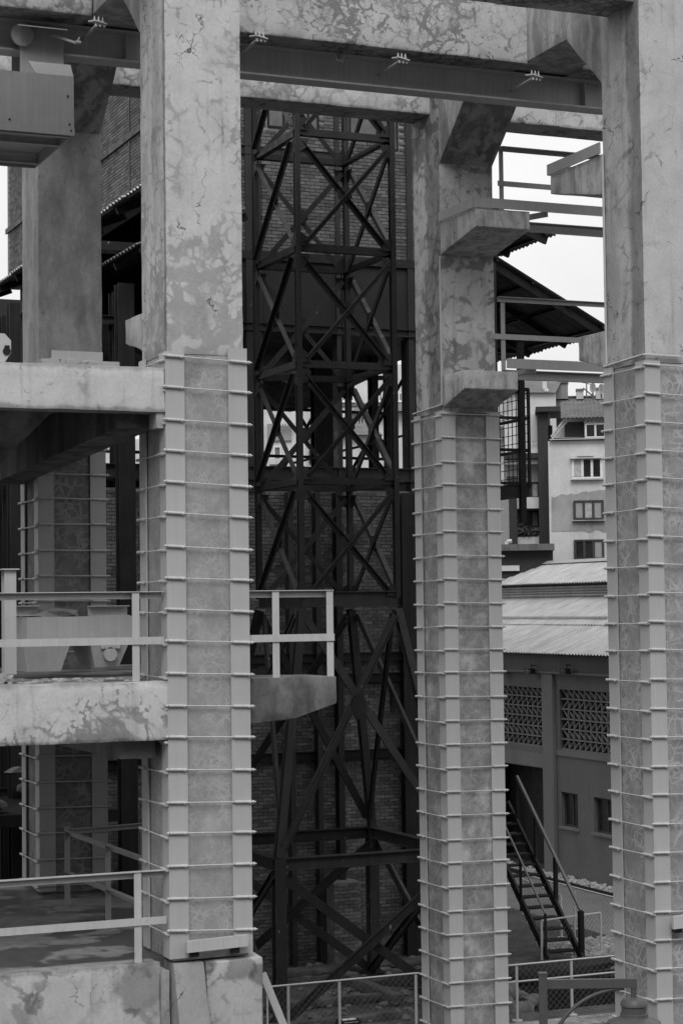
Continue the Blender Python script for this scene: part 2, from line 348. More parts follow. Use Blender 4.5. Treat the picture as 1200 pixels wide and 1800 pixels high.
WL = {}      # world location of each root / part
def set_mesh(me, m, smooth=None):
    if m: me.materials.append(MAT[m])
    if smooth:
        for p in me.polygons: p.use_smooth = True
        me.set_sharp_from_angle(angle=math.radians(smooth))
def build(mb, name, m, parent=None, rough=None, smooth=None):
    """one mesh object; children are given in the local frame of their thing"""
    base = WL[parent.name] if parent else Vector((0,0,0))
    bm = bmesh.new(); vv = [bm.verts.new(v-base) for v in mb.v]
    for f in mb.f:
        try: bm.faces.new([vv[i] for i in f])
        except ValueError: pass
    if rough:
        cell, amp, bev = rough
        bmesh.ops.remove_doubles(bm, verts=bm.verts, dist=1e-4)
        bmesh.ops.recalc_face_normals(bm, faces=bm.faces)
        bmesh.ops.bevel(bm, geom=list(bm.edges), offset=bev, segments=2, profile=.6, affect='EDGES', clamp_overlap=True)
        lo = [min(v.co[i] for v in bm.verts) for i in range(3)]; hi = [max(v.co[i] for v in bm.verts) for i in range(3)]
        for i in range(3):
            n = int((hi[i]-lo[i])/cell)
            for k in range(1, n+1):
                c = Vector((0,0,0)); c[i] = lo[i]+(hi[i]-lo[i])*k/(n+1); no = Vector((0,0,0)); no[i] = 1
                bmesh.ops.bisect_plane(bm, geom=list(bm.verts)+list(bm.edges)+list(bm.faces), plane_co=c, plane_no=no)
        bm.normal_update()
        for v in bm.verts:
            w = v.co+base; nn = v.normal; edge = 1 if max(abs(nn.x), abs(nn.y), abs(nn.z)) > .97 else 2.2
            d = noise.fractal(w*2.3, 1.0, 2.0, 3)*amp*edge
            if edge > 1: d -= max(0, noise.noise(w*4.1)-.25)*amp*5
            v.co += nn*d
        smooth = smooth or 32
    me = bpy.data.meshes.new(name); bm.to_mesh(me); bm.free(); set_mesh(me, m, smooth)
    o = bpy.data.objects.new(name, me); COL.objects.link(o)
    if parent: o.parent = parent
    WL[o.name] = base.copy() if parent else Vector((0,0,0))
    return o
def tag(o, label, cat, group=None, kind=None):
    if label: o['label'] = label
    if cat: o['category'] = cat
    if group: o['group'] = group
    if kind: o['kind'] = kind
    return o
def thing(name, label, cat, loc, group=None):
    o = bpy.data.objects.new(name, None); COL.objects.link(o); o.location = loc; o.empty_display_size = .2
    WL[o.name] = Vector(loc); return tag(o, label, cat, group)
def struct(mb, name, m, **k): o = build(mb, name, m, **k); o['kind'] = 'structure'; return o
def inst(me, name, parent, loc, rot=None):
    """part that shares mesh data, loc in the world"""
    o = bpy.data.objects.new(name, me); COL.objects.link(o); o.parent = parent; o.location = Vector(loc)-WL[parent.name]
    if rot: o.rotation_euler = rot
    WL[o.name] = Vector(loc); return o
def mesh_of(mb, name, m, smooth=None):
    me = bpy.data.meshes.new(name); me.from_pydata([tuple(v) for v in mb.v], [], mb.f); me.update(); set_mesh(me, m, smooth); return me

SX, SY, W, E = 6.381, 5.911, .93, .957
BOT = 14.46            # underside of the top beams
ROUGH = (.16, .005, .009)

# ------------------------------------------------------------------ ground
g = MB(); 
# ground sheet with a trench behind the wire fence on the right
TX0, TX1, TY0, TY1, TD = 7.6, 13.4, 7.5, 10.2, -2.4
def quad(mb, x0, x1, y0, y1, z): mb.add([(x0,y0,z),(x1,y0,z),(x1,y1,z),(x0,y1,z)], [(0,1,2,3)])
for xa, xb in ((-600,TX0),(TX0,TX1),(TX1,900)):
    for ya, yb in ((-300,TY0),(TY0,TY1),(TY1,1200)):
        t = (xa, ya) == (TX0, TY0)
        if not t: quad(g, xa, xb, ya, yb, 0)
struct(g, 'ground', 'ground')
g = MB(); quad(g, TX0, TX1, TY0, TY1, TD)
g.add([(TX0,TY0,0),(TX1,TY0,0),(TX1,TY0,TD),(TX0,TY0,TD)], [(0,1,2,3)]); g.add([(TX0,TY1,0),(TX1,TY1,0),(TX1,TY1,TD),(TX0,TY1,TD)], [(3,2,1,0)])
g.add([(TX0,TY0,0),(TX0,TY1,0),(TX0,TY1,TD),(TX0,TY0,TD)], [(3,2,1,0)]); g.add([(TX1,TY0,0),(TX1,TY1,0),(TX1,TY1,TD),(TX1,TY0,TD)], [(0,1,2,3)])
struct(g, 'trench', 'soil')
pb = MB(); quad(pb, 13.55, 16.25, -4, 32, .006); struct(pb, 'path', 'asphalt')

# ------------------------------------------------------------------ concrete columns with steel corner plates and tie rods
RODSP = .3637
def rod_mesh(L, name):
    mb = MB(); mb.cyl((-.075,0,0), (L+.085,0,0), .0085, 6); 
    for c in (-.05, L+.05): mb.cyl((c-.011,0,0), (c+.011,0,0), .02, 6)
    return mesh_of(mb, name, 'rod', 40)
def sleeve_mesh(L, name):
    mb = MB(); mb.cyl((0,0,0), (L,0,0), .0175, 8); mb.cyl((L-.03,.0,-.004), (L-.01,0,-.004), .021, 8); return mesh_of(mb, name, 'rod', 40)
ROD, SLV = rod_mesh(W, 'tie_rod'), sleeve_mesh(.205, 'sleeve')
def column(label, ox, oy, z0, zt, pt, pb_, m_up, m_lo, plate, sleeves=True, skip=None, dtop=0, tilt=.015):
    t = thing('concrete_column', label, 'column', (ox+W/2, oy+E/2, z0), 'columns of the concrete frame')
    split = pt-.02
    build(MB().box((ox,oy,split), (ox+W,oy+E,zt)), 'upper_shaft', m_up, t, ROUGH)
    build(MB().box((ox+.004,oy+.004,z0), (ox+W-.004,oy+E-.004,split-.003)), 'lower_shaft', m_lo, t, ROUGH)
    pw, th, g_ = .232, .022, .012
    for cx, cy, sx, sy in ((ox,oy,1,1), (ox+W,oy,-1,1), (ox,oy+E,1,-1), (ox+W,oy+E,-1,-1)):
        a, b = cx-sx*(g_+th), cy-sy*(g_+th)
        pts = [(0,0),(pw,0),(pw,th),(th,th),(th,pw),(0,pw)]
        if sx*sy < 0: pts.reverse()
        top = pt+(dtop if sx < 0 else 0)
        build(MB().prism([(a+sx*u, b+sy*v, pb_) for u, v in pts], (0,0,top-pb_)), 'steel_angle', plate, t)
    z = pt-.075; i = 0
    while z > pb_+.05:
        if not (skip and skip(z)):
            yf = oy-g_-.022-.019; xl = ox-g_-.022-.019
            jz = random.uniform(-.012, .012); tl = random.gauss(tilt, .006)
            r_ = inst(ROD, 'tie_rod', t, (ox, yf, z+jz+.012+tilt*.4), (0, tl, random.uniform(-.004,.004)))
            l_ = inst(ROD, 'tie_rod', t, (xl, oy+E, z+jz-.012), (0, random.gauss(0,.009), -math.pi/2))
            if sleeves:
                for rr in (r_, l_):
                    for u in (-.03, W+.03-.205):
                        s_ = bpy.data.objects.new('sleeve', SLV); COL.objects.link(s_); s_.parent = rr; s_.location = (u, 0, 0)
        z -= RODSP; i += 1
    return t
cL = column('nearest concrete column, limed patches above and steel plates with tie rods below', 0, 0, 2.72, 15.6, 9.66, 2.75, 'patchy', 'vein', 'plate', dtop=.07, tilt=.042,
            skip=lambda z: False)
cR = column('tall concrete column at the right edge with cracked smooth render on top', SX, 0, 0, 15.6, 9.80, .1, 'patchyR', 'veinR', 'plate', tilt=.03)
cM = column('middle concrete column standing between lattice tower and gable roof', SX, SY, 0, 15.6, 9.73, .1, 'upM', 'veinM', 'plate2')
cK = column('concrete column at the back left behind the railed decks', 0, SY, 2.72, 15.6, 9.45, 2.75, 'plain', 'veinK', 'plate')
def corbel(t, x0, x1, ya, yb, zt, zf, zc, m='corbel'):
    # ya at the column, yb the free end, zf underside at the free end, zc at the column
    build(MB().prism([(x0,ya,zt),(x0,yb,zt),(x0,yb,zf),(x0,ya,zc)] if yb < ya else [(x0,ya,zc),(x0,yb,zf),(x0,yb,zt),(x0,ya,zt)], (x1-x0,0,0)), 'corbel', m, t, (.16, .006, .016))
corbel(cM, SX+.006, SX+W-.006, SY+.05, 4.69, 12.68, 12.40, 12.17)
corbel(cM, SX+.006, SX+W-.006, SY+.05, 5.15, 10.28, 10.00, 9.77, 'corbel')
corbel(cR, SX+.006, SX+W-.006, E-.05, 2.40, 12.68, 12.42, 12.12)
corbel(cR, SX+.006, SX+W-.006, E-.05, 1.70, 10.32, 10.00, 9.79)
corbel(cL, .006, W-.006, E-.05, 1.66, 10.25, 9.96, 9.77, 'plain')
def haunch(t, x0, x1, ya, yb, m):   # flare under the cross beam
    build(MB().prism([(x0,ya,13.58),(x0,ya,BOT+.2),(x0,yb,BOT+.2),(x0,yb,BOT-.02)][::(1 if yb > ya else -1)], (x1-x0,0,0)), 'haunch', m, t, (.2, .005, .014))
haunch(cL, .005, W-.005, E-.04, 1.86, 'side'); haunch(cR, SX+.005, SX+W-.005, E-.04, 1.86, 'side')
haunch(cK, .005, W-.005, SY+.04, 4.98, 'sideM'); haunch(cM, SX+.005, SX+W-.005, SY+.04, 4.98, 'sideM')

# pedestal under the nearest column: block, sloping buttress
ped = thing('column_pedestal', 'rough concrete pedestal with sloping buttress under the nearest column', 'pedestal', (.45, .3, 0))
build(MB().box((.38,-.10,0), (1.06,1.1,2.70)), 'block', 'ped', ped, (.16,.008,.02))
build(MB().prism([(.0,-.06,2.70),(.0,-.9,0),(.0,.9,0),(.0,.9,2.70)][::-1], (.36,0,0)), 'buttress', 'deckC', ped, (.16,.006,.016))
build(MB().box((-.14,.02,0), (-.02,.8,2.62)), 'edge_rib', 'plain', ped, (.16,.006,.012))

# ------------------------------------------------------------------ concrete beams
def beam(label, a, b, m, group='beams of the concrete frame'):
    c = ((a[0]+b[0])/2, (a[1]+b[1])/2, min(a[2], b[2]))
    t = thing('concrete_beam', label, 'beam', c, group); build(MB().box(a, b), 'beam_body', m, t, (.18,.006,.010)); return t
beam('top front beam over the crane girder, left of the nearest column', (-9,.08,BOT), (-.01,.79,15.5), 'beam')
beam('top front beam between the nearest column and the right edge column', (W+.01,.08,BOT+.004), (SX-.01,.79,15.5), 'beam')
beam('patchy limed beam directly above the steel crane girder', (W+.3,3.01,BOT-.03), (SX+.01,3.98,15.5), 'beam')
beam('beam above the crane girder right of the right edge column, mostly hidden', (SX+W-.01,3.01,BOT-.03), (16,3.98,15.5), 'beam')
beam('patchy limed beam above the hoist at the top left corner', (-9,3.01,BOT-.03), (-.01,3.98,15.5), 'beam')
beam('back beam in front of the lattice tower top', (W-.02,6.22,BOT-.004), (SX+.02,6.86,15.5), 'beam2')
beam('back beam against the sky right of the middle column', (SX+W-.02,6.22,BOT-.002), (16,6.86,15.5), 'beam2')
beam('back beam left of the back left column behind the hoist', (-9,6.22,BOT-.006), (.02,6.86,15.5), 'beam2')
beam('cross beam running back from the right edge column', (SX+.012,E-.02,BOT+.006), (SX+W-.012,SY+.03,15.5), 'side')
beam('cross beam running back from the nearest column', (.012,E-.02,BOT+.006), (W-.012,SY+.03,15.5), 'side')

# ------------------------------------------------------------------ decks left of the nearest column
def deck(label, z, zb, fm, xl=-9, end=.0):
    t = thing('concrete_deck', label, 'deck', (-4, 3, z-.25), 'decks left of the nearest column')
    build(MB().box((xl,-.03,zb), (end,.30,z)), 'edge_beam', fm, t, (.16,.007,.016))
    build(MB().box((xl,.302,z-.22), (W-.03,SY+1.2,z-.012)), 'slab', 'floor', t)
    return t
dC = deck('upper concrete deck joining the nearest column, dark underside with hopper', 9.47, 8.96, 'deckC', end=-.035)
build(MB().box((-.13,-.0,8.78), (-.04,.28,8.955)), 'bracket', 'plain', dC, (.16,.006,.012))
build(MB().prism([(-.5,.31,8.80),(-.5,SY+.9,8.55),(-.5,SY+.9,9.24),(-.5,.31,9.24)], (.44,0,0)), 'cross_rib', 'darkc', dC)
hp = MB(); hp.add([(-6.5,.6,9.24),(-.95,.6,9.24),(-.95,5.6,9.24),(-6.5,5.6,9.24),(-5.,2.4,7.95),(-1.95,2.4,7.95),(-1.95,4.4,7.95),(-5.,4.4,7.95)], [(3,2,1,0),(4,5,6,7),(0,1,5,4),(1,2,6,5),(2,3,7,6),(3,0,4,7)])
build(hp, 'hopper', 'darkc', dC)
ua, ub = U(72,640,'y',.12), U(209,632,'y',.12)
build(MB().box((ua.x,.06,9.455), (ub.x,.5,9.535)), 'upstand', 'deckC', dC, (.12,.008,.012))
dB = deck('middle concrete deck with steel railing and limed front edge', 5.89, 5.22, 'deckB', end=.02)
build(MB().box((-.5,.31,5.0), (-.08,SY+.9,5.66)), 'cross_rib', 'slab', dB)
build(MB().box((W-.028,3.9,5.67), (2.1,SY+1.2,5.88)), 'shade_slab', 'floor', dB)  # added slab, hidden by the nearest column, keeps sky light off the back column
build(MB().box((2.0,3.9,2.73), (2.1,SY+1.2,5.66)), 'side_wall', 'darkc', dB)  # added wall, hidden by the nearest column, shades the lowest bay from the right
dA = deck('lowest concrete deck above ground with wet stained floor', 2.73, 0, 'wallA', end=-.15)
pa_, pb2 = U(91,614,'y',.14), U(180,628,'y',.14)
st = build(MB().box((pa_.x,.12,9.54), (pb2.x,.145,9.64)).box((pa_.x,.1455,9.54), (pb2.x,.3,9.56)), 'steel_angle_plate', 'channel', None); tag(st, 'grey steel plate lying on the upper deck beside the back left column', 'plate')
lz = U(6,640,'y',.3); dl = thing('deck_lamp', 'pale hooded lamp standing on the upper deck at the left picture edge', 'lamp', (lz.x,.3,9.47))
lt_, lr_ = U(6,588,'y',.3), U(17,600,'y',.3)
build(MB().prism([(lt_.x-.3,.22,9.47),(lt_.x-.02,.22,9.47),(lr_.x,.22,9.6),(lr_.x,.22,lr_.z),(lt_.x,.22,lt_.z),(lt_.x-.3,.22,lt_.z)], (0,.2,0)), 'hood', 'rail', dl)
build(MB().cyl((lr_.x-.05,.205,9.62), (lr_.x-.05,.2199,9.62), .045, 14), 'lens', 'black', dl); build(MB().box((lr_.x-.075,.2,9.66), (lr_.x-.02,.2199,lr_.z-.06)), 'vent', 'black', dl)
bal = thing('concrete_bracket', 'short cantilevered concrete balcony right of the nearest column', 'balcony', (1.5,.45,5.4))
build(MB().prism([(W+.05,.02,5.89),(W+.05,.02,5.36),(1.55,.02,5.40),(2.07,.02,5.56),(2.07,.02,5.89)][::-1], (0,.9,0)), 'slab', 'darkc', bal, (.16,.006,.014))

# ------------------------------------------------------------------ railings
def railing(label, x0, x1, z, y, posts, h=1.02, m='rail', endpost=None):
    t = thing('steel_railing', label, 'railing', ((x0+x1)/2, y, z), 'grey steel railings on the decks')
    mb = MB(); mb.angle((x0,y+.05,z+h), (x1,y+.05,z+h), .085, .009, fx=1, fy=-1); build(mb, 'top_rail', m, t)
    build(MB().bar((x0,y-.034,z+.46), (x1,y-.034,z+.46), .01, .085), 'mid_rail', m, t)
    for px in posts:
        mb = MB(); mb.angle((px,y-.022,z), (px,y-.022,z+h-.012), .085, .009, up=(0,1,0), fx=1, fy=1)
        build(mb, 'post', m, t)
    return t
railing('long steel railing along the front of the middle deck', -9, -.05, 5.89, .06, [-.34,-2.6,-4.8])
railing('long steel railing along the front of the lowest deck', -9, -.05, 2.73, .06, [-.34,-2.6,-4.8])
rb = railing('short pale railing on the cantilevered balcony', W+.04, 2.05, 5.89, .06, [1.36,2.045])

# I-section post on the middle deck
ip = U(16, 1190, 'z', 5.89); ip = Vector((ip.x, .9, 5.89)); q = U(16, 1002, 'y', .9)
ipo = thing('steel_post', 'grey I-section steel post with torn foot on the middle deck', 'post', (q.x, .9, 5.89))
build(MB().ibeam((q.x,.9,5.98), (q.x,.9,q.z), .14, .14, .012, .01), 'post_body', 'plate2', ipo)
build(MB().box((q.x-.1,.79,q.z), (q.x+.1,1.01,q.z+.015)), 'cap_plate', 'plate2', ipo)
fr = MB(); fr.ball((q.x-.05,.88,5.93), .1, .08, .06, 3, .5); build(fr, 'torn_foot', 'plain', ipo)

# hopper carriage on the middle deck
Ym = 1.9
def pm(px, py, y=Ym): return U(px, py, 'y', y)
a, b = pm(48,1085), pm(262,1128)
car = thing('hopper_carriage', 'grey steel hopper carriage on the middle deck behind the railing', 'machine', (a.x+.7, Ym+.5, 5.89))
build(MB().box((a.x,Ym,b.z), (b.x,Ym+1.3,a.z)), 'frame_box', 'rail', car)
for x0, x1, x2, x3, yb_ in ((42,125,112,52,1180), (160,228,214,172,1172)):
    p0, p1, p2, p3 = pm(x0,1128), pm(x1,1128), pm(x2,yb_), pm(x3,yb_)
    zt = b.z-.003; zb = max(5.9, p2.z)
    build(MB().add([(p0.x,Ym+.02,zt),(p1.x,Ym+.02,zt),(p1.x,Ym+.95,zt),(p0.x,Ym+.95,zt),(p3.x,Ym+.12,zb),(p2.x,Ym+.12,zb),(p2.x,Ym+.8,zb),(p3.x,Ym+.8,zb)],
                   [(0,1,2,3),(7,6,5,4),(0,4,5,1),(1,5,6,2),(2,6,7,3),(3,7,4,0)]), 'hopper_leg', 'rail', car)
for x0, x1 in ((25,80), (168,238)):
    p0, p1 = pm(x0,1066), pm(x1,1084)
    build(MB().chan((p0.x,Ym+.35,(p0.z+p1.z)/2+.01), (p1.x,Ym+.35,(p0.z+p1.z)/2+.01), .12, p0.z-p1.z, .012), 'channel_bracket', 'rail', car)
pv = pm(195,1150); bo = MB(); bo.cyl((pv.x,Ym+.0,pv.z), (pv.x,Ym+.1,pv.z), .085, 14); bo.box((pv.x-.12,Ym+.0,pv.z+.07), (pv.x+.12,Ym+.06,pv.z+.13)); build(bo, 'bearing_cap', 'rail', car)
db = MB(); db.ball((pm(105,1084).x,Ym+.5,a.z+.03), .38, .3, .08, 5, .4); build(db, 'debris', 'plain', car)
rub = MB()
for i in range(60):
    rub.ball((random.uniform(-2.0,-.2), random.uniform(.4,1.6), 5.88), *[random.uniform(.02,.07)]*2, random.uniform(.012,.03), i, .4)
tag(build(rub, 'rubble', 'plain'), 'small crumbled concrete rubble scattered on the middle deck', 'rubble', kind='stuff')

# inner stair guard on the lowest deck
f1, f2 = U(124,1590,'z',2.73), U(196,1621,'z',2.73)
ig = thing('stair_guard', 'dark angle-iron guard rail around stair opening on the lowest deck', 'railing', f1)
H1, H2 = 1.0, .98
for p, h in ((f1,1.05), (f2,1.0)): build(MB().angle(p, p+Vector((0,0,h)), .075, .008, up=(0,1,0)), 'post', 'channel', ig)
d12 = (f2-f1); e2 = f2+d12*.75
f3 = f1+Vector((1.15,.25,0))
for h, nm in ((1.0,'top_rail'), (.45,'mid_rail')): build(MB().angle(f1+Vector((0,0,h)), e2+Vector((0,0,h-.03)), .075, .008, fy=-1), nm, 'channel', ig)
build(MB().angle(f1+Vector((0,0,1.02)), f3+Vector((0,0,1.02)), .075, .008, fy=-1), 'return_rail', 'channel', ig)
build(MB().angle(f3, f3+Vector((0,0,1.02)), .075, .008, up=(0,1,0)), 'post', 'channel', ig)

# ------------------------------------------------------------------ crane girder, trolley and hoist
gy = 3.6
BEAMB = BOT-.03
gir = thing('crane_girder', 'long grey steel crane girder under the top beams', 'girder', (4, gy, 14.02))
build(MB().ibeam((-9,gy,14.215), (16,gy,14.215), .30, .42, .026, .016), 'i_section', 'girder', gir)
for gx in (.6, 7.6): build(MB().box((gx-.006,gy-.14,14.04), (gx+.006,gy-.01,14.39)), 'stiffener', 'girder', gir)
a = U(35,45,'y',3.38); b = U(112,112,'y',3.38)
tr = thing('crane_trolley', 'steel trolley with wheels gripping the crane girder above the hoist', 'trolley', ((a.x+b.x)/2, gy, 13.5))
for y0 in (3.36, 3.82): build(MB().box((a.x,y0,13.42), (b.x,y0+.02,14.30)), 'side_plate', 'hoist', tr)
for wx in (a.x+.1, b.x-.13):
    for y0, s_ in ((3.385,1), (3.815,-1)):
        build(MB().cyl((wx,y0,14.15), (wx,y0+.06*s_,14.15), .085, 18), 'wheel', 'hoist', tr, smooth=40)
build(MB().cyl((a.x+.02,3.34,14.18), (a.x+.02,3.30,14.18), .15, 20), 'gear_wheel', 'hoist', tr, smooth=40)
pl = [U(50,55,'y',3.0), U(63,45,'y',3.3), U(113,48,'y',3.3), U(98,57,'y',3.0)]
build(MB().prism([(a.x+.02,3.34,14.30),(b.x+.02,3.34,14.30),(b.x-.03,3.05,14.22),(a.x-.1,3.05,14.22)], (0,0,.012)), 'cover_plate', 'hoist', tr)
cu = MB(); cu.bar((b.x-.2,3.2,14.18), (b.x+.1,3.1,14.08), .025, .03); cu.bar((b.x+.1,3.1,14.08), (b.x+.14,3.1,14.16), .02, .02); cu.cyl((b.x+.08,3.07,14.08), (b.x+.15,3.07,14.08), .025, 8); build(cu, 'current_collector', 'channel', tr)
hy0, hy1 = 2.6, 4.62; hx = -.37
zt = U(131,135,'y',hy0).z; zm = U(131,225,'y',hy0).z; zb = 12.73
ho = thing('electric_hoist', 'grey boxy electric hoist hanging from the trolley at the top left', 'hoist', (hx-1, gy, zb))
build(MB().box((-2.6,hy0,zm), (hx,hy0+.02,zt)), 'front_panel', 'hoist', ho)
build(MB().box((-2.6,hy0-.008,zb), (hx+.004,hy0+.03,zm-.003)), 'skirt_strip', 'channel', ho)
build(MB().box((hx-.02,hy0+.021,zb+.01), (hx,hy1,zt-.002)), 'end_panel', 'hoist', ho)
build(MB().box((-2.6,hy1-.02,zb+.01), (hx-.021,hy1,zt-.002)), 'back_panel', 'hoist', ho)
build(MB().box((-2.6,hy0+.021,zt-.03), (hx-.021,hy1-.021,zt-.012)), 'inner_cover', 'hoist', ho)
build(MB().box((-2.6,hy0+.031,zb+.16), (hx-.022,hy1-.021,zb+.18)), 'belly_plate', 'girder', ho)
for yy in (2.8,3.3,4.4): build(MB().chan((-2.6,yy,zb+.06), (hx-.022,yy,zb+.06), .06, .1, .01), 'frame_channel', 'girder', ho)
# sloping lid
l0, l1 = U(48,108,'y',hy0+.25), U(122,113,'y',hy0+.25)
build(MB().add([(l0.x+.05,hy0+.004,zt+.002),(hx-.003,hy0+.004,zt+.002),(l1.x,hy0+.18,zt+.2),(l0.x,hy0+.18,zt+.2),(l0.x+.05,hy0+.02,zt+.0),(hx-.003,hy0+.02,zt+.0),(l1.x,hy0+.2,zt+.19),(l0.x,hy0+.2,zt+.19)],
      [(0,1,2,3),(7,6,5,4),(0,4,5,1),(1,5,6,2),(2,6,7,3),(3,7,4,0)]), 'lid', 'channel', ho)
for bx, bz in ((-.45,zm+.4),(-.43,zm+.04),(-1.2,zm+.04),(-.41,zm-.04)): build(MB().cyl((bx,hy0-.012,bz), (bx,hy0+.01,bz), .014, 6), 'bolt', 'black', ho)
for px in (a.x+.12, b.x-.12): build(MB().box((px-.04,gy-.3,zt-.02), (px+.04,gy+.3,13.44)), 'hanger', 'hoist', ho)

def insulator(label, px, py):
    p = U(px, py, 'y', 2.86); t = thing('insulator_bracket', label, 'insulator', p, 'trolley wire insulators on the crane girder')
    build(MB().prism([p+Vector(v) for v in ((-.12,.02,.02),(.12,.0,-.015),(.1,-.1,-.025),(-.06,-.1,.008))], (0,0,.016)), 'bracket_plate', 'porcelain', t)
    for k in (-.055, 0, .055):
        build(MB().lathe(p+Vector((k,-.05,.01)), [(.018,0),(.02,.015),(.011,.022),(.016,.033),(.008,.055),(.005,.075)], 10), 'insulator_cone', 'porcelain', t, smooth=50)
        build(MB().cyl(p+Vector((k+.01,-.06,-.02)), p+Vector((k+.02,-.06,-.055)), .017, 8), 'wire_clip', 'porcelain', t)
    build(MB().bar(p+Vector((0,.0,-.005)), (p.x,gy-.02,p.z-.02), .04, .02), 'arm', 'girder', t)
insulator('porcelain insulator bracket on the girder left of the nearest column', 172, 42)
insulator('porcelain insulator bracket on the girder just right of the nearest column', 454, 68)
insulator('porcelain insulator bracket halfway along the girder', 703, 106)
insulator('porcelain insulator bracket on the girder near the right edge column', 937, 136)
p = U(597,104,'y',3.4); hk = thing('cable_hook', 'small pale hook hanging on the girder web', 'hook', p)
build(MB().bar(p+Vector((0,.1,.12)), p+Vector((0,0,-.0)), .035, .02), 'stem', 'girder', hk)
build(MB().bar(p+Vector((-.05,0,-.02)), p+Vector((.05,0,-.02)), .03, .03).bar(p+Vector((-.05,0,-.02)), p+Vector((-.06,0,.04)), .025, .02).bar(p+Vector((.05,0,-.02)), p+Vector((.06,0,.04)), .025, .02), 'cradle', 'porcelain', hk)

# ------------------------------------------------------------------ walkway edge steel on the corbels and its railings
def walkway(label, z, yf, yb_, x0):
    t = thing('steel_walkway', label, 'walkway', (9, yf, z), 'steel walkway frames right of the middle column')
    build(MB().box((x0,yf-.028,z), (14,yf-.012,z+.15)), 'edge_plate', 'channel', t)
    build(MB().box((x0,yf-.0115,z+.135), (14,yf+.10,z+.15)), 'top_flange', 'channel', t)
    build(MB().chan((SX+W+.05,yb_,z-.02), (14,yb_,z-.02), .08, .15, .012), 'back_channel', 'channel', t)
    build(MB().bar((SX+W+.02,yf+.55,z-.03), (SX+W+.35,yf+.1,z+.0), .06, .08), 'knee_bracket', 'channel', t)
    return t
w1 = walkway('upper steel walkway frame on the corbels against the sky', 12.685, 4.69, 5.75, SX-.03)
build(MB().box((SX-.032,4.695,12.685), (SX-.012,SY-.02,12.835)), 'side_plate', 'channel', w1)
w2 = walkway('lower steel walkway frame on the corbels in front of the gable roof', 10.33, 5.15, 5.78, SX+.72)
capR = build(MB().box((SX-.032,E+.03,12.685), (SX-.012,2.42,12.835)).box((SX-.011,2.402,12.685), (SX+W,2.42,12.835)), 'edge_strip', 'channel'); tag(capR, 'grey steel strip capping the corbel of the right edge column', 'edge strip')
def wrail(label, pxs, y, post, zlo):
    (tx0, ty0), (mx0, my0) = pxs
    a = U(tx0,ty0,'y',y); b = U(mx0,my0,'y',y)
    t = thing('walkway_railing', label, 'railing', (a.x, y, zlo), 'railings of the steel walkway')
    build(MB().angle((a.x,y,a.z), (14,y,a.z), .075, .009, fy=-1), 'top_rail', 'channel', t)
    build(MB().bar((b.x,y-.002,b.z), (14,y-.002,b.z), .01, .085), 'mid_rail', 'channel', t)
    for k in range(4):
        p = U(post,ty0,'y',y); x = p.x+k*2.1
        build(MB().angle((x,y+.012,zlo), (x,y+.012,a.z-.012), .075, .009, up=(0,1,0)), 'post', 'channel', t)
wrail('railing of the upper walkway against the white sky', ((878,258),(874,322)), 5.82, 884, 12.66)
wrail('railing of the lower walkway in front of the gable roof', ((873,522),(866,591)), 5.85, 887, 10.2)

# cables running down the column edges
def cable(label, pts, r=.012):
    o = build(MB().tube(pts, r, 6), 'conduit', 'rod', smooth=60); tag(o, label, 'cable', 'thin conduits clipped to columns')
cable('thin conduit down the back edge of the right edge column', [(SX-.02,E-.03,12.66), (SX-.02,E-.03,9.86), (SX-.03,E+.02,9.83), (SX-.045,-.05,9.87), (SX+.5,-.05,9.86)], .017)
cable('thin conduit down the front edge of the middle column', [(SX-.02,SY-.016,12.15), (SX-.02,SY-.016,9.82), (SX-.05,SY+E*.5,9.79), (SX-.05,SY+E+.03,9.77)], .016)

# flat light bars fixed to the columns
def lightbar(label, p0, p1, y, h=.16):
    a, b = U(*p0,'y',y), U(*p1,'y',y)
    t = thing('flood_light_bar', label, 'light', ((a.x+b.x)/2, y, a.z), 'flat flood light bars on the columns')
    build(MB().prism([(a.x,y,a.z-h),(b.x,y,a.z-h+.02),(b.x,y,a.z+.02),(a.x,y,a.z)], (0,.05,0)), 'housing', 'rail', t)
    for x in (a.x+.06, b.x-.18):
        build(MB().box((x,y+.06,a.z-h-.06), (x+.1,-.04,a.z-h+.05)).cyl((x+.05,y+.1,a.z-h-.05), (x+.05,y+.1,a.z-h+.02), .04, 8), 'bracket', 'dark', t)
lightbar('long flat light bar at the foot of the nearest column', (329,1655), (436,1649), -.16, .13)
lightbar('flat light bar cut by the right picture edge on the right column', (1183,1611), (1290,1604), -.18, .16)

# ------------------------------------------------------------------ steel lattice tower
tw = thing('lattice_tower', 'dark steel lattice tower with cross bracing and splayed base', 'tower', (6.07, 10.0, 0))
SXA, SXB, SYA, SYB = 5.22, 6.97, 9.0, 11.0
BXA, BXB, BYA, BYB = 4.48, 7.66, 8.27, 11.76
LV = [6.86, 8.83, 10.80, 12.77, 14.74, 16.7]; LZ = 2.58
def cn(i, s_=0): return [((SXA,SYA),(SXB,SYA),(SXB,SYB),(SXA,SYB)), ((BXA,BYA),(BXB,BYA),(BXB,BYB),(BXA,BYB))][s_][i % 4]
for i in range(4):
    x, y = cn(i); fx = 1 if i in (0,3) else -1
    build(MB().ibeam((x,y,LV[0]), (x,y,LV[-1]), .09, .11, .012, .012, up=(0,1,0)), 'leg', 'dark', tw)
    bx, by = cn(i, 1)
    build(MB().ibeam((x,y,LV[0]-.2), (bx,by,LZ+.1), .13, .15, .016, .014, up=(0,1,0)), 'splayed_leg', 'dark', tw)
    build(MB().ibeam((bx,by,0), (bx,by,LZ+.1), .19, .19, .018, .014, up=(0,1,0)), 'base_leg', 'dark', tw)
    build(MB().box((bx-.2,by-.2,.0), (bx+.2,by+.2,.04)), 'base_plate', 'dark', tw)
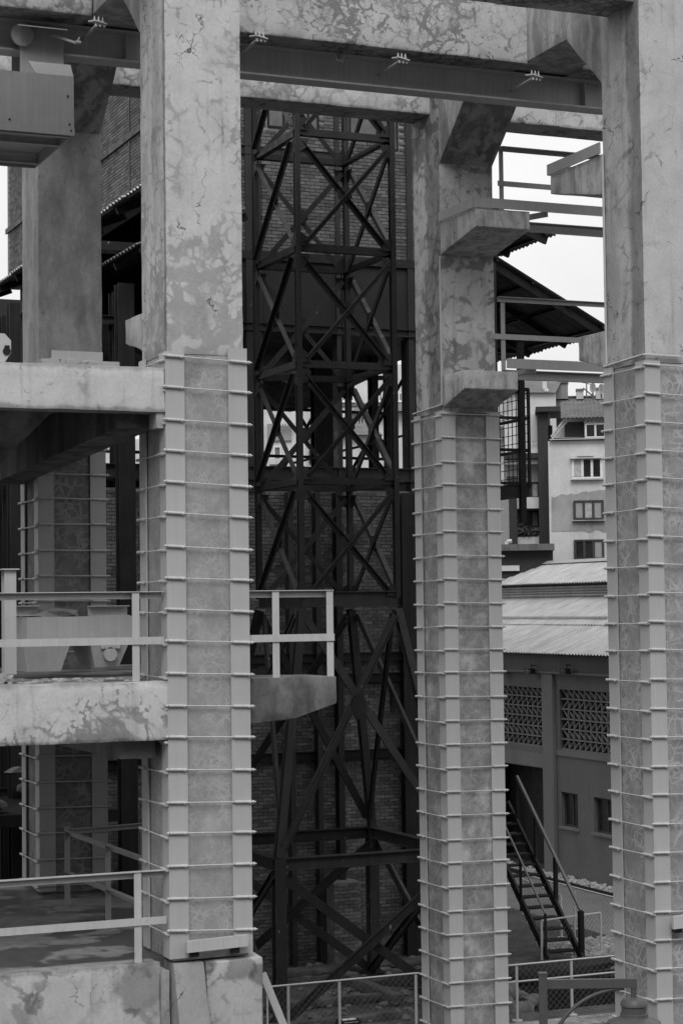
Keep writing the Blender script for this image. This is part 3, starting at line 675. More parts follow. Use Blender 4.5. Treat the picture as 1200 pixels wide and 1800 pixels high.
for zi, z in enumerate(LV):
    for i in range(4):
        (x0, y0), (x1, y1) = cn(i), cn(i+1); h = .13 if zi else .24
        if zi: build(MB().angle((x0,y0,z-.06), (x1,y1,z-.06), .12, .012, fx=-1), 'ring_beam', 'dark', tw)
        else: build(MB().ibeam((x0,y0,z-.02), (x1,y1,z-.02), .14, .26, .018, .014), 'ring_beam', 'dark', tw)
        if zi < len(LV)-1:
            zn = LV[zi+1]; o = Vector((y1-y0, -(x1-x0), 0)).normalized()*.03; f = .06
            A, B = Vector((x0,y0,0)), Vector((x1,y1,0)); D = B-A
            for (u0, u1) in ((f,1-f), (1-f,f)):
                s_ = 1 if u0 < .5 else -1
                build(MB().angle(A+D*u0+Vector((0,0,z+.1))+o*s_, A+D*u1+Vector((0,0,zn-.16))+o*s_, .085, .012, up=o, fx=s_), 'brace', 'dark', tw)
            m_ = A+D*.5+Vector((0,0,(z+zn)/2-.03)); d = D.normalized(); gs = .13
            build(MB().prism([m_+d*u+Vector((0,0,v)) for u, v in ((-gs,-.06),(-.06,-gs),(.06,-gs),(gs,-.06),(gs,.06),(.06,gs),(-.06,gs),(-gs,.06))], o.normalized()*.012), 'gusset', 'dark', tw)
            for c_, sg in ((A, 1), (B, -1)):
                for zz, sz in ((z+.02, 1), (zn-.12, -1)):
                    b0 = c_+Vector((0,0,zz))+o*.9
                    build(MB().prism([b0, b0+d*sg*.22, b0+d*sg*.16+Vector((0,0,sz*.16)), b0+Vector((0,0,sz*.26))][::(1 if sg*sz > 0 else -1)], o.normalized()*.01), 'gusset', 'dark', tw)
for i in range(4):
    (x0, y0), (x1, y1) = cn(i), cn(i+1); (u0, v0), (u1, v1) = cn(i, 1), cn(i+1, 1)
    build(MB().ibeam((u0,v0,LZ), (u1,v1,LZ), .16, .2, .016, .014), 'base_ring', 'dark', tw)
    o = Vector((y1-y0, -(x1-x0), 0)).normalized()*.05
    for (p, q, s_) in (((x1,y1,LV[0]-.18),(u0,v0,LZ+.15),1), ((x0,y0,LV[0]-.18),(u1,v1,LZ+.15),-1)):
        p, q = Vector(p), Vector(q); ins = (q-p)*.03
        build(MB().chan(p+ins+o*s_, q-ins+o*s_, .05, .13, .012, up=o.cross(q-p), fx=s_), 'brace', 'dark', tw)
        p2 = Vector((p.x if False else (u1 if s_ > 0 else u0), (v1 if s_ > 0 else v0), LZ-.15)); q2 = Vector(((u0 if s_ > 0 else u1), (v0 if s_ > 0 else v1), .05))
        build(MB().chan(p2+o*s_, q2+o*s_, .06, .15, .012, up=o.cross(q2-p2), fx=s_), 'brace', 'dark', tw)
    m_ = Vector(((x0+x1+u0+u1)/4, (y0+y1+v0+v1)/4, (LV[0]+LZ)/2+.32))
    d = Vector((u1-u0,v1-v0,0)).normalized()
    build(MB().prism([m_+d*u+Vector((0,0,v)) for u, v in ((-.13,-.09),(-.07,-.2),(.07,-.2),(.13,-.09),(.13,.09),(.07,.2),(-.07,.2),(-.13,.09))], o.normalized()*.014), 'gusset', 'dark', tw)

# ------------------------------------------------------------------ brick hall behind the tower
YW = 13.3; XC = 4.2; XE = 10.7
bh = thing('brick_hall', 'old brick and steel hall with open middle storey behind the tower', 'building', (7.4, 18, 0))
uw = build(MB().box((XC,YW+.01,13.5), (XE,YW+.3,18.2)), 'upper_wall', 'mortar', bh)
lw = build(MB().box((XC-1.4,YW+.01,0), (XE,YW+.3,8.95)), 'lower_wall', 'mortar2', bh)
sw = build(MB().box((XC,YW+.302,14.55), (XC+.28,25.5,18.2)), 'side_wall', 'mortar', bh)
BW_, BH_ = .2, .067
wins = [(U(470,231,'y',YW).x, U(500,231,'y',YW).x, 15.9), (U(540,231,'y',YW).x, U(560,231,'y',YW).x, 15.9), (U(613,235,'y',YW).x, U(664,235,'y',YW).x, 15.9), (U(690,250,'y',YW).x, U(699,250,'y',YW).x, 15.65)]
bv = [mesh_of(MB().box((.006,-.012-.004*k,.005), (BW_-.006+.002*k,.02,BH_-.007)), 'brick', 'brick') for k in range(3)]
def vis(x, z):  # px of a brick centre
    d = Vector((x,YW,z))-CAM; k = d.dot(FW); return 600+FPX*d.dot(RT)/k, 900-FPX*d.dot(UP)/k
stuff = MB(); nb = 0; stuffl = MB(); cand = []
row = 0; z = 13.5
while z < 18.1:
    x = XC+.01+(0 if row % 2 else -.1)
    while x < XE-.1:
        x0 = max(x, XC); cx = x0+.1
        if not any(a-.05 < cx < b+.05 and z > zz-.06 and z < zz+.75 for a, b, zz in wins):
            px, py = vis(cx, z+.03)
            if 428 < px < 722 and 205 < py < 447 and x0 == x: cand.append((x, z))
            else: stuff.box((x0+.006,YW-.012,z+.005), (min(x+BW_,XE)-.006,YW+.03,z+BH_-.007))
        x += BW_
    z += BH_; row += 1
random.shuffle(cand)
for x, z in cand[300:]: stuff.box((x+.006,YW-.012-random.uniform(0,.006),z+.005), (x+BW_-.006,YW+.03,z+BH_-.007))
for x, z in cand[:300]: inst(random.choice(bv), 'brick', uw, (x, YW, z))
build(stuff, 'brickwork', 'brick', uw)['kind'] = 'stuff'
row = 0; z = .0
while z < 8.9:
    x = XC-1.39+(0 if row % 2 else -.1)
    while x < XE-.1:
        if x > XC-1.4: stuffl.box((x+.006,YW-.012+random.uniform(-.006,.01),z+.005), (x+BW_-.006,YW+.03,z+BH_-.007))
        x += BW_
    z += BH_; row += 1
build(stuffl, 'brickwork', 'brick2', lw)['kind'] = 'stuff'
ss = MB(); row = 0; z = 14.56
while z < 18.1:
    y = YW+.31+(0 if row % 2 else .1)
    while y < 25.2:
        ss.box((XC-.014,y+.006,z+.005), (XC+.02,y+BW_-.006,z+BH_-.007)); y += BW_
    z += BH_; row += 1
build(ss, 'brickwork', 'brick', sw)['kind'] = 'stuff'
for i, (a, b, zz) in enumerate(wins):
    wf = MB(); t_ = .035
    wf.box((a,YW-.02,zz), (b,YW+.05,zz+t_)).box((a,YW-.02,zz+.7), (b,YW+.05,zz+.7+t_)).box((a,YW-.02,zz+t_), (a+t_,YW+.05,zz+.7)).box((b-t_,YW-.02,zz+t_), (b,YW+.05,zz+.7))
    w_ = build(wf, 'window', 'black', uw); build(MB().box((a+t_,YW+.0,zz+t_), (b-t_,YW+.03,zz+.7)), 'pane', 'glassg', w_)
# steel frame on the walls
for px, zz0, wd in ((437,8.9,.16), (454,8.9,.1), (592,8.9,.09), (718,8.9,.12)):
    x = U(px,400,'y',YW).x; build(MB().box((x-wd/2,YW-.05,zz0), (x+wd/2,YW+.2,18.2)), 'steel_column', 'dark', bh)
for px, zz1, wd in ((512,8.9,.1), (597,8.9,.12), (722,8.9,.34), (560,8.9,.1)):
    x = U(px,1500,'y',YW-.1).x; build(MB().ibeam((x,YW-.16,.0), (x,YW-.16,zz1), wd, .2, .016, .014, up=(0,1,0)), 'steel_column', 'black' if px == 722 else 'dark', bh)
build(MB().box((XC-1.5,YW-.06,13.33), (XE,YW+.3,13.495)), 'steel_beam', 'dark', bh)
build(MB().ibeam((XC,YW-.02,15.42), (U(600,400,'y',YW).x,YW-.02,15.42), .08, .17, .012, .012), 'steel_beam', 'dark', bh)
build(MB().ibeam((XC-1.5,YW-.02,12.04), (XE,YW-.02,12.04), .14, .15, .014, .012), 'steel_beam', 'dark', bh)
build(MB().ibeam((XC-1.5,YW-.02,9.26), (XE,YW-.02,9.26), .16, .26, .02, .014), 'steel_beam', 'dark', bh)
for zz in (5.75, 5.35, 3.9): build(MB().ibeam((XC-1.5,YW-.1,zz), (XE,YW-.1,zz), .1, .16, .014, .012), 'steel_beam', 'black', bh)
xs = [XC, 6.15, 7.8, 9.3, XE]
for a, b in zip(xs, xs[1:]): build(MB().box((a+.05,YW+.0,12.12), (b-.05,YW+.02,13.325)), 'sheet_panel', 'sheetm', bh)
for yy in (15.2, 18.9): build(MB().box((XC-.02,yy-.05,14.6), (XC+.02-.05,yy+.05,18.2)), 'steel_column', 'dark', bh)
build(MB().box((XC-.06,YW+.3,15.9), (XC-.02,25.5,16.02)), 'steel_beam', 'dark', bh)
# floors, back wall, top
build(MB().box((XC-1.3,YW+.31,12.0), (XE,25.2,12.1)), 'floor_slab', 'black', bh)
build(MB().box((XC-1.3,YW+.31,9.1), (XE,19.5,9.2)), 'floor_slab', 'black', bh)
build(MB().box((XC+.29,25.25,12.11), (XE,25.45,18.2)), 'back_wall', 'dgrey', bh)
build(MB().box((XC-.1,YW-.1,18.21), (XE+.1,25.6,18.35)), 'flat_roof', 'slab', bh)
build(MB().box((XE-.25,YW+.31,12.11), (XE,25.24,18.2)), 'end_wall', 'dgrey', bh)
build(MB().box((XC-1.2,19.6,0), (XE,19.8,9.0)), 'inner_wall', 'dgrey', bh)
for x, y in ((8.6,16.2), (9.9,16.5), (7.2,18.8), (10.4,14.0)): build(MB().ibeam((x,y,9.2), (x,y,12.0), .14 if x != 8.6 else .42, .25, .02, .014, up=(0,1,0)), 'steel_column', 'black', bh)
xq = U(715,700,'y',YW).x; build(MB().box((xq,YW+.0,9.4), (xq+.42,YW+.25,11.95)), 'steel_column', 'black', bh)
def ib(p, q, w=.06): build(MB().bar(p, q, w, w), 'tie_bar', 'black', bh)
for x0 in (6.2, 8.0, 9.6):
    ib((x0,17.5,9.3), (x0+1.6,17.5,11.9)); ib((x0+1.6,17.6,9.3), (x0,17.6,11.9))
ib((XC,17.4,11.0), (XE,17.4,10.9), .06); ib((XC,17.3,9.95), (XE,17.3,9.9), .06); ib((7.5,15.2,9.6), (XE,15,10.4), .05)
def sag(p, u, v): return p+Vector((0, 0, -.75*math.sin(math.pi*min(1, u*1.1))*(.6+.4*math.sin(5*v))+.12*math.sin(9*v+u*4)))
sg = MB(); sg.corr((6.4,16.6,11.75), (1,.1,0), (0,1,.05), 4.1, 2.6, .16, .025, .008, 10, sag); build(sg, 'sagging_sheet', 'sheetd', bh)
sg = MB(); sg.corr((XC,15.0,11.7), (1,.0,-.1), (0,1,.2), 2.6, 2.2, .16, .025, .008, 8, sag); build(sg, 'sagging_sheet', 'sheetd', bh)
mound = MB(); mound.ball((9.6,16.5,9.22), 1.0, .7, .36, 3, .5); mound.ball((10.4,16.8,9.22), .7, .6, .3, 8, .5); build(mound, 'rubble_heap', 'black', bh)
# brick pier and recess low on the wall
pa, pc = U(528,1675,'z',0).x, U(560,1675,'z',0).x
pr = build(MB().box((pa+.01,YW-.6,0), (pa+.55,YW-.02,1.55)), 'pier', 'mortar2', bh)
ps = MB(); row = 0; z = 0
while z < 1.5:
    x = pa-(0 if row % 2 else .1)
    while x < pa+.5:
        ps.box((max(x,pa)+.006,YW-.612-random.uniform(0,.006),z+.005), (min(x+BW_,pa+.56)-.006,YW-.58,z+BH_-.007)); x += BW_
    z += BH_; row += 1
build(ps, 'brickwork', 'brick2', pr)['kind'] = 'stuff'

# side roofs of corrugated sheet
def lean(label, eave, top, y0, y1, m, rafters=True, pitch=.16):
    (xe, ze), (xt, zt) = eave, top; d = Vector((xt-xe,0,zt-ze)); L = d.length; s_ = 1 if xt > xe else -1
    t = thing('corrugated_roof', label, 'roof', ((xe+xt)/2, (y0+y1)/2, min(ze,zt)), 'corrugated side roofs of the brick hall')
    n = max(1, int((y1-y0)/.96)); w = (y1-y0)/n
    for i in range(n):
        mb = MB(); o = Vector((xe,y0+i*w,ze+random.uniform(-.012,.012)))-d.normalized()*random.uniform(0,.06)
        mb.corr(o, d, (0,1,0), L, w+.04, pitch, .025, .008)
        build(mb, 'roof_sheet', m, t)
    if rafters:
        nn = Vector((-d.z,0,d.x)).normalized()*s_
        k = y0+.15
        while k < y1:
            build(MB().bar(Vector((xe,k,ze))+d*.03-nn*.14, Vector((xt,k,zt))-nn*.14, .07, .14), 'rafter', 'black', t); k += 1.6
        for u in (.08, .36, .64, .92):
            p = Vector((xe,y0,ze))+d*u-nn*.05; build(MB().bar(p+Vector((0,.02,0)), p+Vector((0,y1-y0-.02,0)), .06, .05), 'purlin', 'black', t)
    return t
lean('upper corrugated eave on the left side of the brick hall', (3.5,14.36), (XC-.03,14.62), 12.3, 26, 'sheet', pitch=.2)
lean('lower corrugated roof on the left side of the brick hall', (3.15,13.12), (5.2,13.9), 11.4, 26, 'sheetd', pitch=.2)
lean('wide corrugated gable roof seen from below right of the middle column', (13.75,12.26), (10.9,13.72), 13.0, 18.2, 'sheetd')
e_ = U(973,412,'y',13.0)
lean('broken upper corrugated eave above the gable roof', (e_.x,e_.z), (e_.x-1.6,e_.z+.55), 13.0, 16.5, 'sheetd')
tr_ = thing('roof_truss', 'dark steel truss under the wide gable roof', 'truss', (12, 14.6, 12))
for yy in (14.6, 16.8):
    build(MB().bar((10.9,yy,12.35), (13.5,yy,12.3), .07, .09), 'tie_beam', 'black', tr_); build(MB().bar((11.9,yy,12.35), (11.9,yy,13.0), .06, .06), 'king_post', 'black', tr_); build(MB().bar((11.0,yy,12.4), (12.6,yy,12.75), .05, .06), 'strut', 'black', tr_)
for x, y in ((10.95,13.1), (10.95,18.0)):
    cpo = build(MB().ibeam((x,y,0), (x,y,13.5), .2, .2, .016, .014, up=(0,1,0)), 'steel_stanchion', 'black'); tag(cpo, 'dark steel stanchion carrying the %s end of the gable roof' % ('near' if y < 14 else 'far'), 'stanchion', 'stanchions of the gable roof')

# dark steel frame of the left aisle, glimpsed left of and behind the back left column
ai = thing('aisle_frame', 'black steel frame of the open aisle behind the left decks', 'steel frame', (2, 13, 0))
for px, y, wd in ((222,12.6,.3), (26,13.0,.2), (8,14.5,.12), (205,13.6,.16), (60,15,.3), (150,16,.4)):
    x = U(px,1000,'y',y).x; build(MB().ibeam((x,y,0), (x,y,12.6 if px > 100 else 12.2), wd, .26, .02, .014, up=(0,1,0)), 'stanchion', 'black', ai)
for zz in (9.3, 6.0, 3.4): build(MB().ibeam((-3,14.0,zz), (4,14.0,zz), .12, .2, .016, .012), 'beam', 'black', ai)
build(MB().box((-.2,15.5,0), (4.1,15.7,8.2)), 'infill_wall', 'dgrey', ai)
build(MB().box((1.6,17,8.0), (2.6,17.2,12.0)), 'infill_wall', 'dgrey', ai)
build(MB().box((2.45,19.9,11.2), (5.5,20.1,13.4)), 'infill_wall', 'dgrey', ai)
heap = MB()
for i in range(26): heap.ball((random.uniform(-1.5,2.2), random.uniform(10.5,13), random.uniform(3.4,4.0) if i % 2 else .1), random.uniform(.1,.35), random.uniform(.1,.3), random.uniform(.06,.2), i, .5)
tag(build(heap, 'rubble', 'rock'), 'dark rubble lying in the open aisle behind the decks', 'rubble', kind='stuff')
build(MB().box((-2,10.2,3.2), (2.4,13.4,3.4)), 'floor_slab', 'black', ai)

# mesh cage on the back of the middle column
ca = U(915,700,'y',8.2)
cg = thing('mesh_cage', 'dark wire mesh cage platform with post right of the middle column', 'cage', (ca.x, 8.2, 8.2))
build(MB().bar((ca.x,8.2,8.1), (ca.x,8.2,11.2), .1, .1, up=(0,1,0)), 'post', 'black', cg)
cx0, cx1, cy0, cy1 = ca.x-.9, ca.x+.14, 8.2, 9.6
for zz in (8.78, 9.35, 9.9, 10.4):
    for p, q in (((cx0,cy0,zz),(cx1,cy0,zz)), ((cx1,cy0,zz),(cx1,cy1,zz)), ((cx0,cy1,zz),(cx1,cy1,zz))): build(MB().bar(p, q, .045, .05), 'rail', 'black', cg)
build(MB().box((cx0,cy0,8.55), (cx1,cy1,8.72)), 'floor_frame', 'black', cg)
for p in ((cx1,cy0),(cx1,cy1)): build(MB().bar((p[0],p[1],8.7), (p[0],p[1],10.4), .045, .045, up=(0,1,0)), 'corner_post', 'black', cg)
wm = MB()
for k in range(1, 11):
    x = cx0+(cx1-cx0)*k/11; wm.bar((x,cy1,8.7), (x,cy1,10.9), .012, .012, up=(0,1,0))
for k in range(14):
    zz = 8.75+k*.15; wm.bar((cx0,cy1+.012,zz), (cx1,cy1+.012,zz), .012, .012)
    if k < 12: wm.bar((cx1,cy0,zz), (cx1,cy1,zz), .012, .012)
for k in range(1, 9):
    y = cy0+(cy1-cy0)*k/9; wm.bar((cx1+.012,y,8.7), (cx1+.012,y,10.4), .012, .012, up=(0,1,0))
build(wm, 'wire_mesh', 'black', cg)

# ------------------------------------------------------------------ workshop with breeze-block vents on the right
XW = 16.85; Y0, Y1 = 14.0, 29.8
wk = thing('workshop_building', 'long dark rendered workshop with pale corrugated monitor roof', 'building', (19, 22, 0))
ylat = [(18.0,21.12), (21.95,25.6)]; zl0, zl1 = 3.15, 4.62
yd0, yd1 = 21.95, 25.4                               # door opening under the far vent
ywin = [(20.31,21.12), (18.6,19.55)]; zw0, zw1 = 1.28, 2.12
wlb = MB()
def wpan(y0, y1, z0, z1, mb=wlb): mb.box((XW,y0,z0), (XW+.3,y1,z1))
wpan(Y0, Y1, zl1, 5.45); wpan(Y0, 18.0, 0, zl1); wpan(21.12, 21.95, 0, zl1); wpan(25.6, Y1, 0, zl1)
wpan(18.0, 21.12, zw1, zl0); wpan(18.0, 21.12, 0, zw0); wpan(18.0, 18.6, zw0, zw1); wpan(19.55, 20.31, zw0, zw1)
wpan(21.95, 25.6, 2.62, zl0); wpan(25.4, 25.6, 0, 2.62)
build(wlb, 'wall', 'wall', wk)
build(MB().box((XW-.09,21.33,0), (XW-.002,21.87,4.98)), 'pilaster', 'wallb', wk)
build(MB().box((XW-.03,Y0,3.02), (XW-.001,18.0,3.14)).box((XW-.03,18.0,3.0), (XW-.001,21.3,3.13)).box((XW-.03,21.9,2.64), (XW-.001,26,2.98)), 'string_course', 'wallb', wk)
build(MB().box((XW+.9,Y0,0), (XW+1.0,Y1,5.4)), 'inner_wall', 'black', wk)
for y0, y1 in ylat:
    pn = build(MB().box((XW+.146,y0+.001,zl0), (XW+.16,y1-.001,zl1)), 'vent_panel', 'black', wk)
    nr = 6; rh = (zl1-zl0)/nr; bw_ = .265
    for j in range(nr):
        z = zl0+j*rh; build(MB().box((XW+.01,y0+.06,z-.0), (XW+.14,y1-.06,z+.035)), 'shelf', 'wallb', pn)
        k = y0+.08
        while k+bw_ < y1-.04:
            mb = MB(); s_ = j % 2
            mb.bar((XW+.08,k+(0 if s_ else bw_-.02),z+.04), (XW+.08,k+(bw_-.02 if s_ else 0),z+rh-.005), .13, .03, up=(0,1,.2)); mb.box((XW+.015,k-.012,z+.036), (XW+.145,k+.012,z+rh-.001))
            build(mb, 'vent_block', 'wallb', pn); k += bw_
for y0, y1 in ywin:
    fm = MB(); t_ = .05
    fm.box((XW+.1,y0,zw0), (XW+.16,y1,zw0+t_)).box((XW+.1,y0,zw1-t_), (XW+.16,y1,zw1)).box((XW+.1,y0,zw0+t_), (XW+.16,y0+t_,zw1-t_)).box((XW+.1,y1-t_,zw0+t_), (XW+.16,y1,zw1-t_)).box((XW+.1,(y0+y1)/2-.02,zw0+t_), (XW+.16,(y0+y1)/2+.02,zw1-t_))
    w_ = build(fm, 'window', 'frame_d', wk); build(MB().box((XW+.12,y0+t_,zw0+t_), (XW+.14,y1-t_,zw1-t_)), 'pane', 'glass', w_)
    build(MB().box((XW-.05,y0-.06,zw0-.06), (XW-.001,y1+.06,zw0-.002)), 'sill', 'wallb', w_)
# roof
def rp(x): return 5.55+.4*(x-16.6)
n_ = 16; dw = (Y1+.3-Y0)/n_
for (xa, xb, lift) in ((16.5,18.25,0), (18.1,20.0,.035)):
    for i in range(n_):
        d = Vector((xb-xa,0,rp(xb)-rp(xa))); mb = MB()
        mb.corr((xa+random.uniform(-.015,.015),Y0+i*dw,rp(xa)+lift), d, (0,1,0), d.length, dw+.05, .146, .024, .008); build(mb, 'roof_sheet', 'sheet', wk)
build(MB().bar((18.42,Y0,rp(18.42)+.09), (18.42,Y1+.2,rp(18.42)+.09), .05, .05), 'snow_bar', 'sheet', wk)
lv = build(MB().box((20.0,Y0,6.86), (20.06,Y1-.03,7.36)), 'louver_backing', 'wallb', wk)
for k in range(4): build(MB().bar((19.86,Y0,6.94+k*.075), (19.86,Y1-.04,6.94+k*.075), .1, .03, up=(.8,0,1)), 'louver_slat', 'sheet', wk)
build(MB().box((19.9,Y0,7.25), (20.0,Y1,7.29)), 'soffit_board', 'wallb', wk)
for i in range(n_):
    mb = MB(); mb.corr((19.62,Y0+i*dw,7.30+random.uniform(-.006,.006)), (1,0,.4), (0,1,0), 1.62, dw+.05, .146, .024, .008); build(mb, 'roof_sheet', 'sheet', wk)
    mb = MB(); mb.corr((22.6,Y0+i*dw,7.30), (-1,0,.4), (0,1,0), 1.62, dw+.05, .146, .024, .008); build(mb, 'roof_sheet', 'sheet', wk)
    build(MB().prism([(20.98,Y0+i*dw,7.90),(21.12,Y0+i*dw,7.99),(21.26,Y0+i*dw,7.90)], (0,dw-.01,0)), 'ridge_tile', 'blind', wk)
build(MB().box((20.06,Y1-.3,5), (22.3,Y1-.1,7.2)), 'gable_end', 'wallb', wk)
build(MB().box((XW+.3,Y1-.3,0), (24,Y1-.02,6.0)), 'end_wall', 'wall', wk)
build(MB().prism([(XW+.302,Y0+.02,0),(25.0,Y0+.02,0),(25.0,Y0+.02,5.45),(22.2,Y0+.02,6.7),(20.02,Y0+.02,6.75),(XW+.302,Y0+.02,5.45)], (0,.28,0)), 'end_wall', 'wall', wk)
build(MB().box((24.7,Y0+.31,0), (25.0,Y1,5.4)), 'back_wall', 'wall', wk)
mb = MB(); mb.corr((25.6,Y0,5.2), (-1,0,.4), (0,1,0), 3.3, Y1-Y0, .146, .024, .008); build(mb, 'roof_sheet', 'sheet', wk)
build(MB().cyl((XW-.09,Y0,5.02), (XW-.09,Y1,5.02), .035, 8), 'pipe', 'wallb', wk)
for px in (884, 938, 1000):
    p = U(px,1180,'x',XW-.12); t = thing('floodlight', 'small dark floodlight on the workshop pipe, %s' % {884:'nearest the middle column', 938:'above the pilaster', 1000:'above the near vent panel'}[px], 'floodlight', p, 'floodlights on the workshop wall')
    build(MB().box((p.x-.22,p.y-.1,p.z-.06), (p.x-.02,p.y+.1,p.z+.07)), 'housing', 'black', t); build(MB().cyl((p.x-.2,p.y-.06,p.z), (p.x-.26,p.y-.12,p.z-.03), .06, 10), 'lens', 'glassg', t); build(MB().tube([(p.x-.05,p.y+.04,p.z+.06),(p.x-.02,p.y+.1,p.z+.16),(p.x+.08,p.y+.06,p.z+.14)], .014, 6), 'bracket', 'black', t)
# kerb and gravel strip at the foot of the wall
kb = MB(); kb.box((16.25,-4,0), (16.33,32,.10)); struct(kb, 'kerb', 'soil')
gv = MB()
for i in range(1500):
    gv.ball((random.uniform(16.36,16.8), random.uniform(15.5,24.5), random.uniform(.02,.11)), *[random.uniform(.03,.06) for _ in range(3)], i, .3) if i < 700 else None
tag(build(gv, 'gravel_strip', 'gravel'), 'pale gravel strip at the foot of the workshop wall', 'gravel', kind='stuff')

# ------------------------------------------------------------------ stairs
sx0, sx1, sy0 = 10.97, 11.66, 11.25; rise, run, nst = .18, .19, 15
stt = thing('steel_stair', 'dark open steel staircase climbing right of the middle column', 'stairs', (11.3, sy0, 0))
top = (sy0+run*nst, rise*nst)
for x in (sx0, sx1): build(MB().chan((x,sy0-.1,0), (x,top[0],top[1]), .05, .15, .012), 'stringer', 'black', stt)
for i in range(1, nst): build(MB().box((sx0+.03,sy0+run*i-.13,rise*i-.02), (sx1-.03,sy0+run*i+.12,rise*i+.012)), 'tread', 'black', stt)
def onst(x, i, h): return Vector((x, sy0+run*i, rise*i+h))
build(MB().bar(onst(sx1+.05,0,.93), onst(sx1+.05,nst-2,.93), .05, .05), 'handrail', 'wire', stt)
build(MB().bar(onst(sx0-.02,0,.93), onst(sx0-.02,nst-2,.93), .03, .03), 'handrail', 'wire', stt)
for i in (0, 5, 9, nst-2):
    for x, w_ in ((sx1+.05,.07 if i else .09), (sx0-.02,.04)): build(MB().bar(onst(x,i,0 if i == 0 else -.05), onst(x,i,.92), w_, w_, up=(0,1,0)), 'baluster', 'black', stt)
build(MB().box((sx0-.9,top[0],top[1]-.12), (sx1+.08,top[0]+1.1,top[1])), 'landing', 'black', stt)

# ------------------------------------------------------------------ wire fences
def fence(label, p0, p1, posts, h, rails=(1.0,), mesh=True, m='rail', r=.017):
    p0, p1 = Vector(p0), Vector(p1); d = p1-p0
    t = thing('wire_fence', label, 'fence', p0, 'chain link fences on the ground')
    for k in rails: build(MB().cyl(p0+Vector((0,0,h*k)), p1+Vector((0,0,h*k)), r, 6), 'rail', m, t, smooth=60)
    for u in posts:
        b = p0+d*u; build(MB().cyl(b, b+Vector((0,0,h-.02)), .024, 8).cyl(b, b+Vector((0,0,.02)), .09, 8), 'post', 'plate2', t, smooth=60)
    if mesh:
        wmb = MB(); L = d.length; dd = d/L; sp = .11; hh = h*.93; k = -hh
        while k < L:
            for s_ in (1, -1):
                a0, z0_, a1, z1_ = (k, .04, k+hh, .04+hh) if s_ > 0 else (k, .04+hh, k+hh, .04)
                if a0 < 0: z0_ += (0-a0)*s_; a0 = 0
                if a1 > L: z1_ -= (a1-L)*s_; a1 = L
                if a1-a0 > .03: wmb.cyl(p0+dd*a0+Vector((0,0,z0_)), p0+dd*a1+Vector((0,0,z1_)), .0022, 3)
            k += sp
        build(wmb, 'wire_mesh', 'wire', t)
fence('wire fence with tube rail at the bottom centre by the tower foot', (3.2,7.05,0), (6.36,7.05,0), [.3,.57,.985], .9)
fence('wire fence with tube rail right of the middle column foot', (7.4,6.98,0), (13,6.98,0), [.12,.30,.7], .9, (1.0,.7))
a = U(952,1692,'z',0); b = U(1056,1676,'z',0)
fence('short wire fence in front of the stair foot', a, b, [0,.55,1], .78)
fence('far wire fence behind the staircase beside the path', (12.6,13.6,0), (13.3,17.5,0), [0,.5,1], .85)
fence('far wire fence along the path edge right of the stair', (13.4,16.6,0), (13.4,8,0), [0,.25,.5,.75], .85, (1.0,))
sr = thing('sloping_handrail', 'white sloping steel handrail beside the pedestal of the nearest column', 'railing', (1.25,.6,0))
p, q = U(461,1712,'y',.5), U(500,1808,'y',.5); dq = (q-p)
build(MB().bar(p, p+dq*2.2, .05, .09), 'handrail', 'rail', sr)
build(MB().cyl((p.x-.03,.5,0), (p.x-.03,.5,p.z), .02, 6), 'post', 'rail', sr); build(MB().cyl((p.x+.06,.5,0), (p.x+.06,.5,p.z-.2), .012, 6), 'post', 'rail', sr)

# foundations, planks, rocks in the yard under the tower
def curb(label, a, b, m='yard'):
    c = ((a[0]+b[0])/2, (a[1]+b[1])/2, 0); t = thing('foundation_curb', label, 'curb', c, 'low concrete curbs round the tower foot'); build(MB().box(a, b), 'curb_body', m, t, (.2,.015,.03))
curb('low concrete curb nearest the bottom edge below the tower', (3.3,7.95,0), (6.5,8.1,.12))
curb('low concrete curb crossing behind the bottom fence', (3.4,9.35,0), (6.9,9.55,.14))
curb('slanting concrete sill right under the tower beside the middle column', (6.75,8.9,.0), (6.95,11.3,.2))
curb('concrete step at the foot of the brick wall', (5.2,12.1,0), (10.3,12.5,.1))
rk = [tuple(U(px,py,'y',yy).xy)+(a,b,c,U(px,py,'y',yy).z) for px, py, yy, a, b, c in ((893,1745,8.5,.24,.2,.19), (934,1760,8.3,.18,.16,.14), (912,1779,7.9,.29,.22,.17), (908,1757,8.7,.2,.18,.15), (967,1793,7.65,.2,.14,.09), (1030,1785,7.75,.24,.18,.1), (886,1770,8.2,.22,.2,.2))]
for i, (x, y, a, b, c, zc) in enumerate(rk):
    o = build(MB().ball((x,y,zc), a, b, c, i, .5), 'boulder', 'rock', smooth=70)
    tag(o, ['smooth grey boulder in the trench beside the middle column','rounded boulder second from the middle column in the trench','squat boulder deeper in the trench','tall boulder highest against the middle column','small boulder by the wire fence in the trench','flat boulder in the dark middle of the trench','boulder half hidden by the middle column edge in the trench'][i], 'boulder', 'boulders in the trench')
db = MB()
for i in range(420):
    x, y = random.uniform(2.5,10.5), random.uniform(7.4,13.0)
    if TX0-.1 < x < TX1 and TY0-.1 < y < TY1+.1: continue
    s_ = random.uniform(.025,.11); db.ball((x,y,s_*.2), s_, s_*random.uniform(.6,1), s_*.55, i, .5)
tag(build(db, 'yard_rubble', 'rock'), 'loose stones and rubble over the yard below the tower', 'rubble', kind='stuff')
pk = thing('timber_plank', 'old timber plank lying along the ground by the pedestal', 'plank', (3.4,9.5,0)); build(MB().bar((2.6,9.2,.06), (4.6,8.7,.05), .18, .05), 'board', 'wood', pk)
fl = U(612,1778,'y',7.6); gl = thing('ground_floodlight', 'small floodlight with bright glass lying behind the bottom fence', 'floodlight', (fl.x,7.6,0))
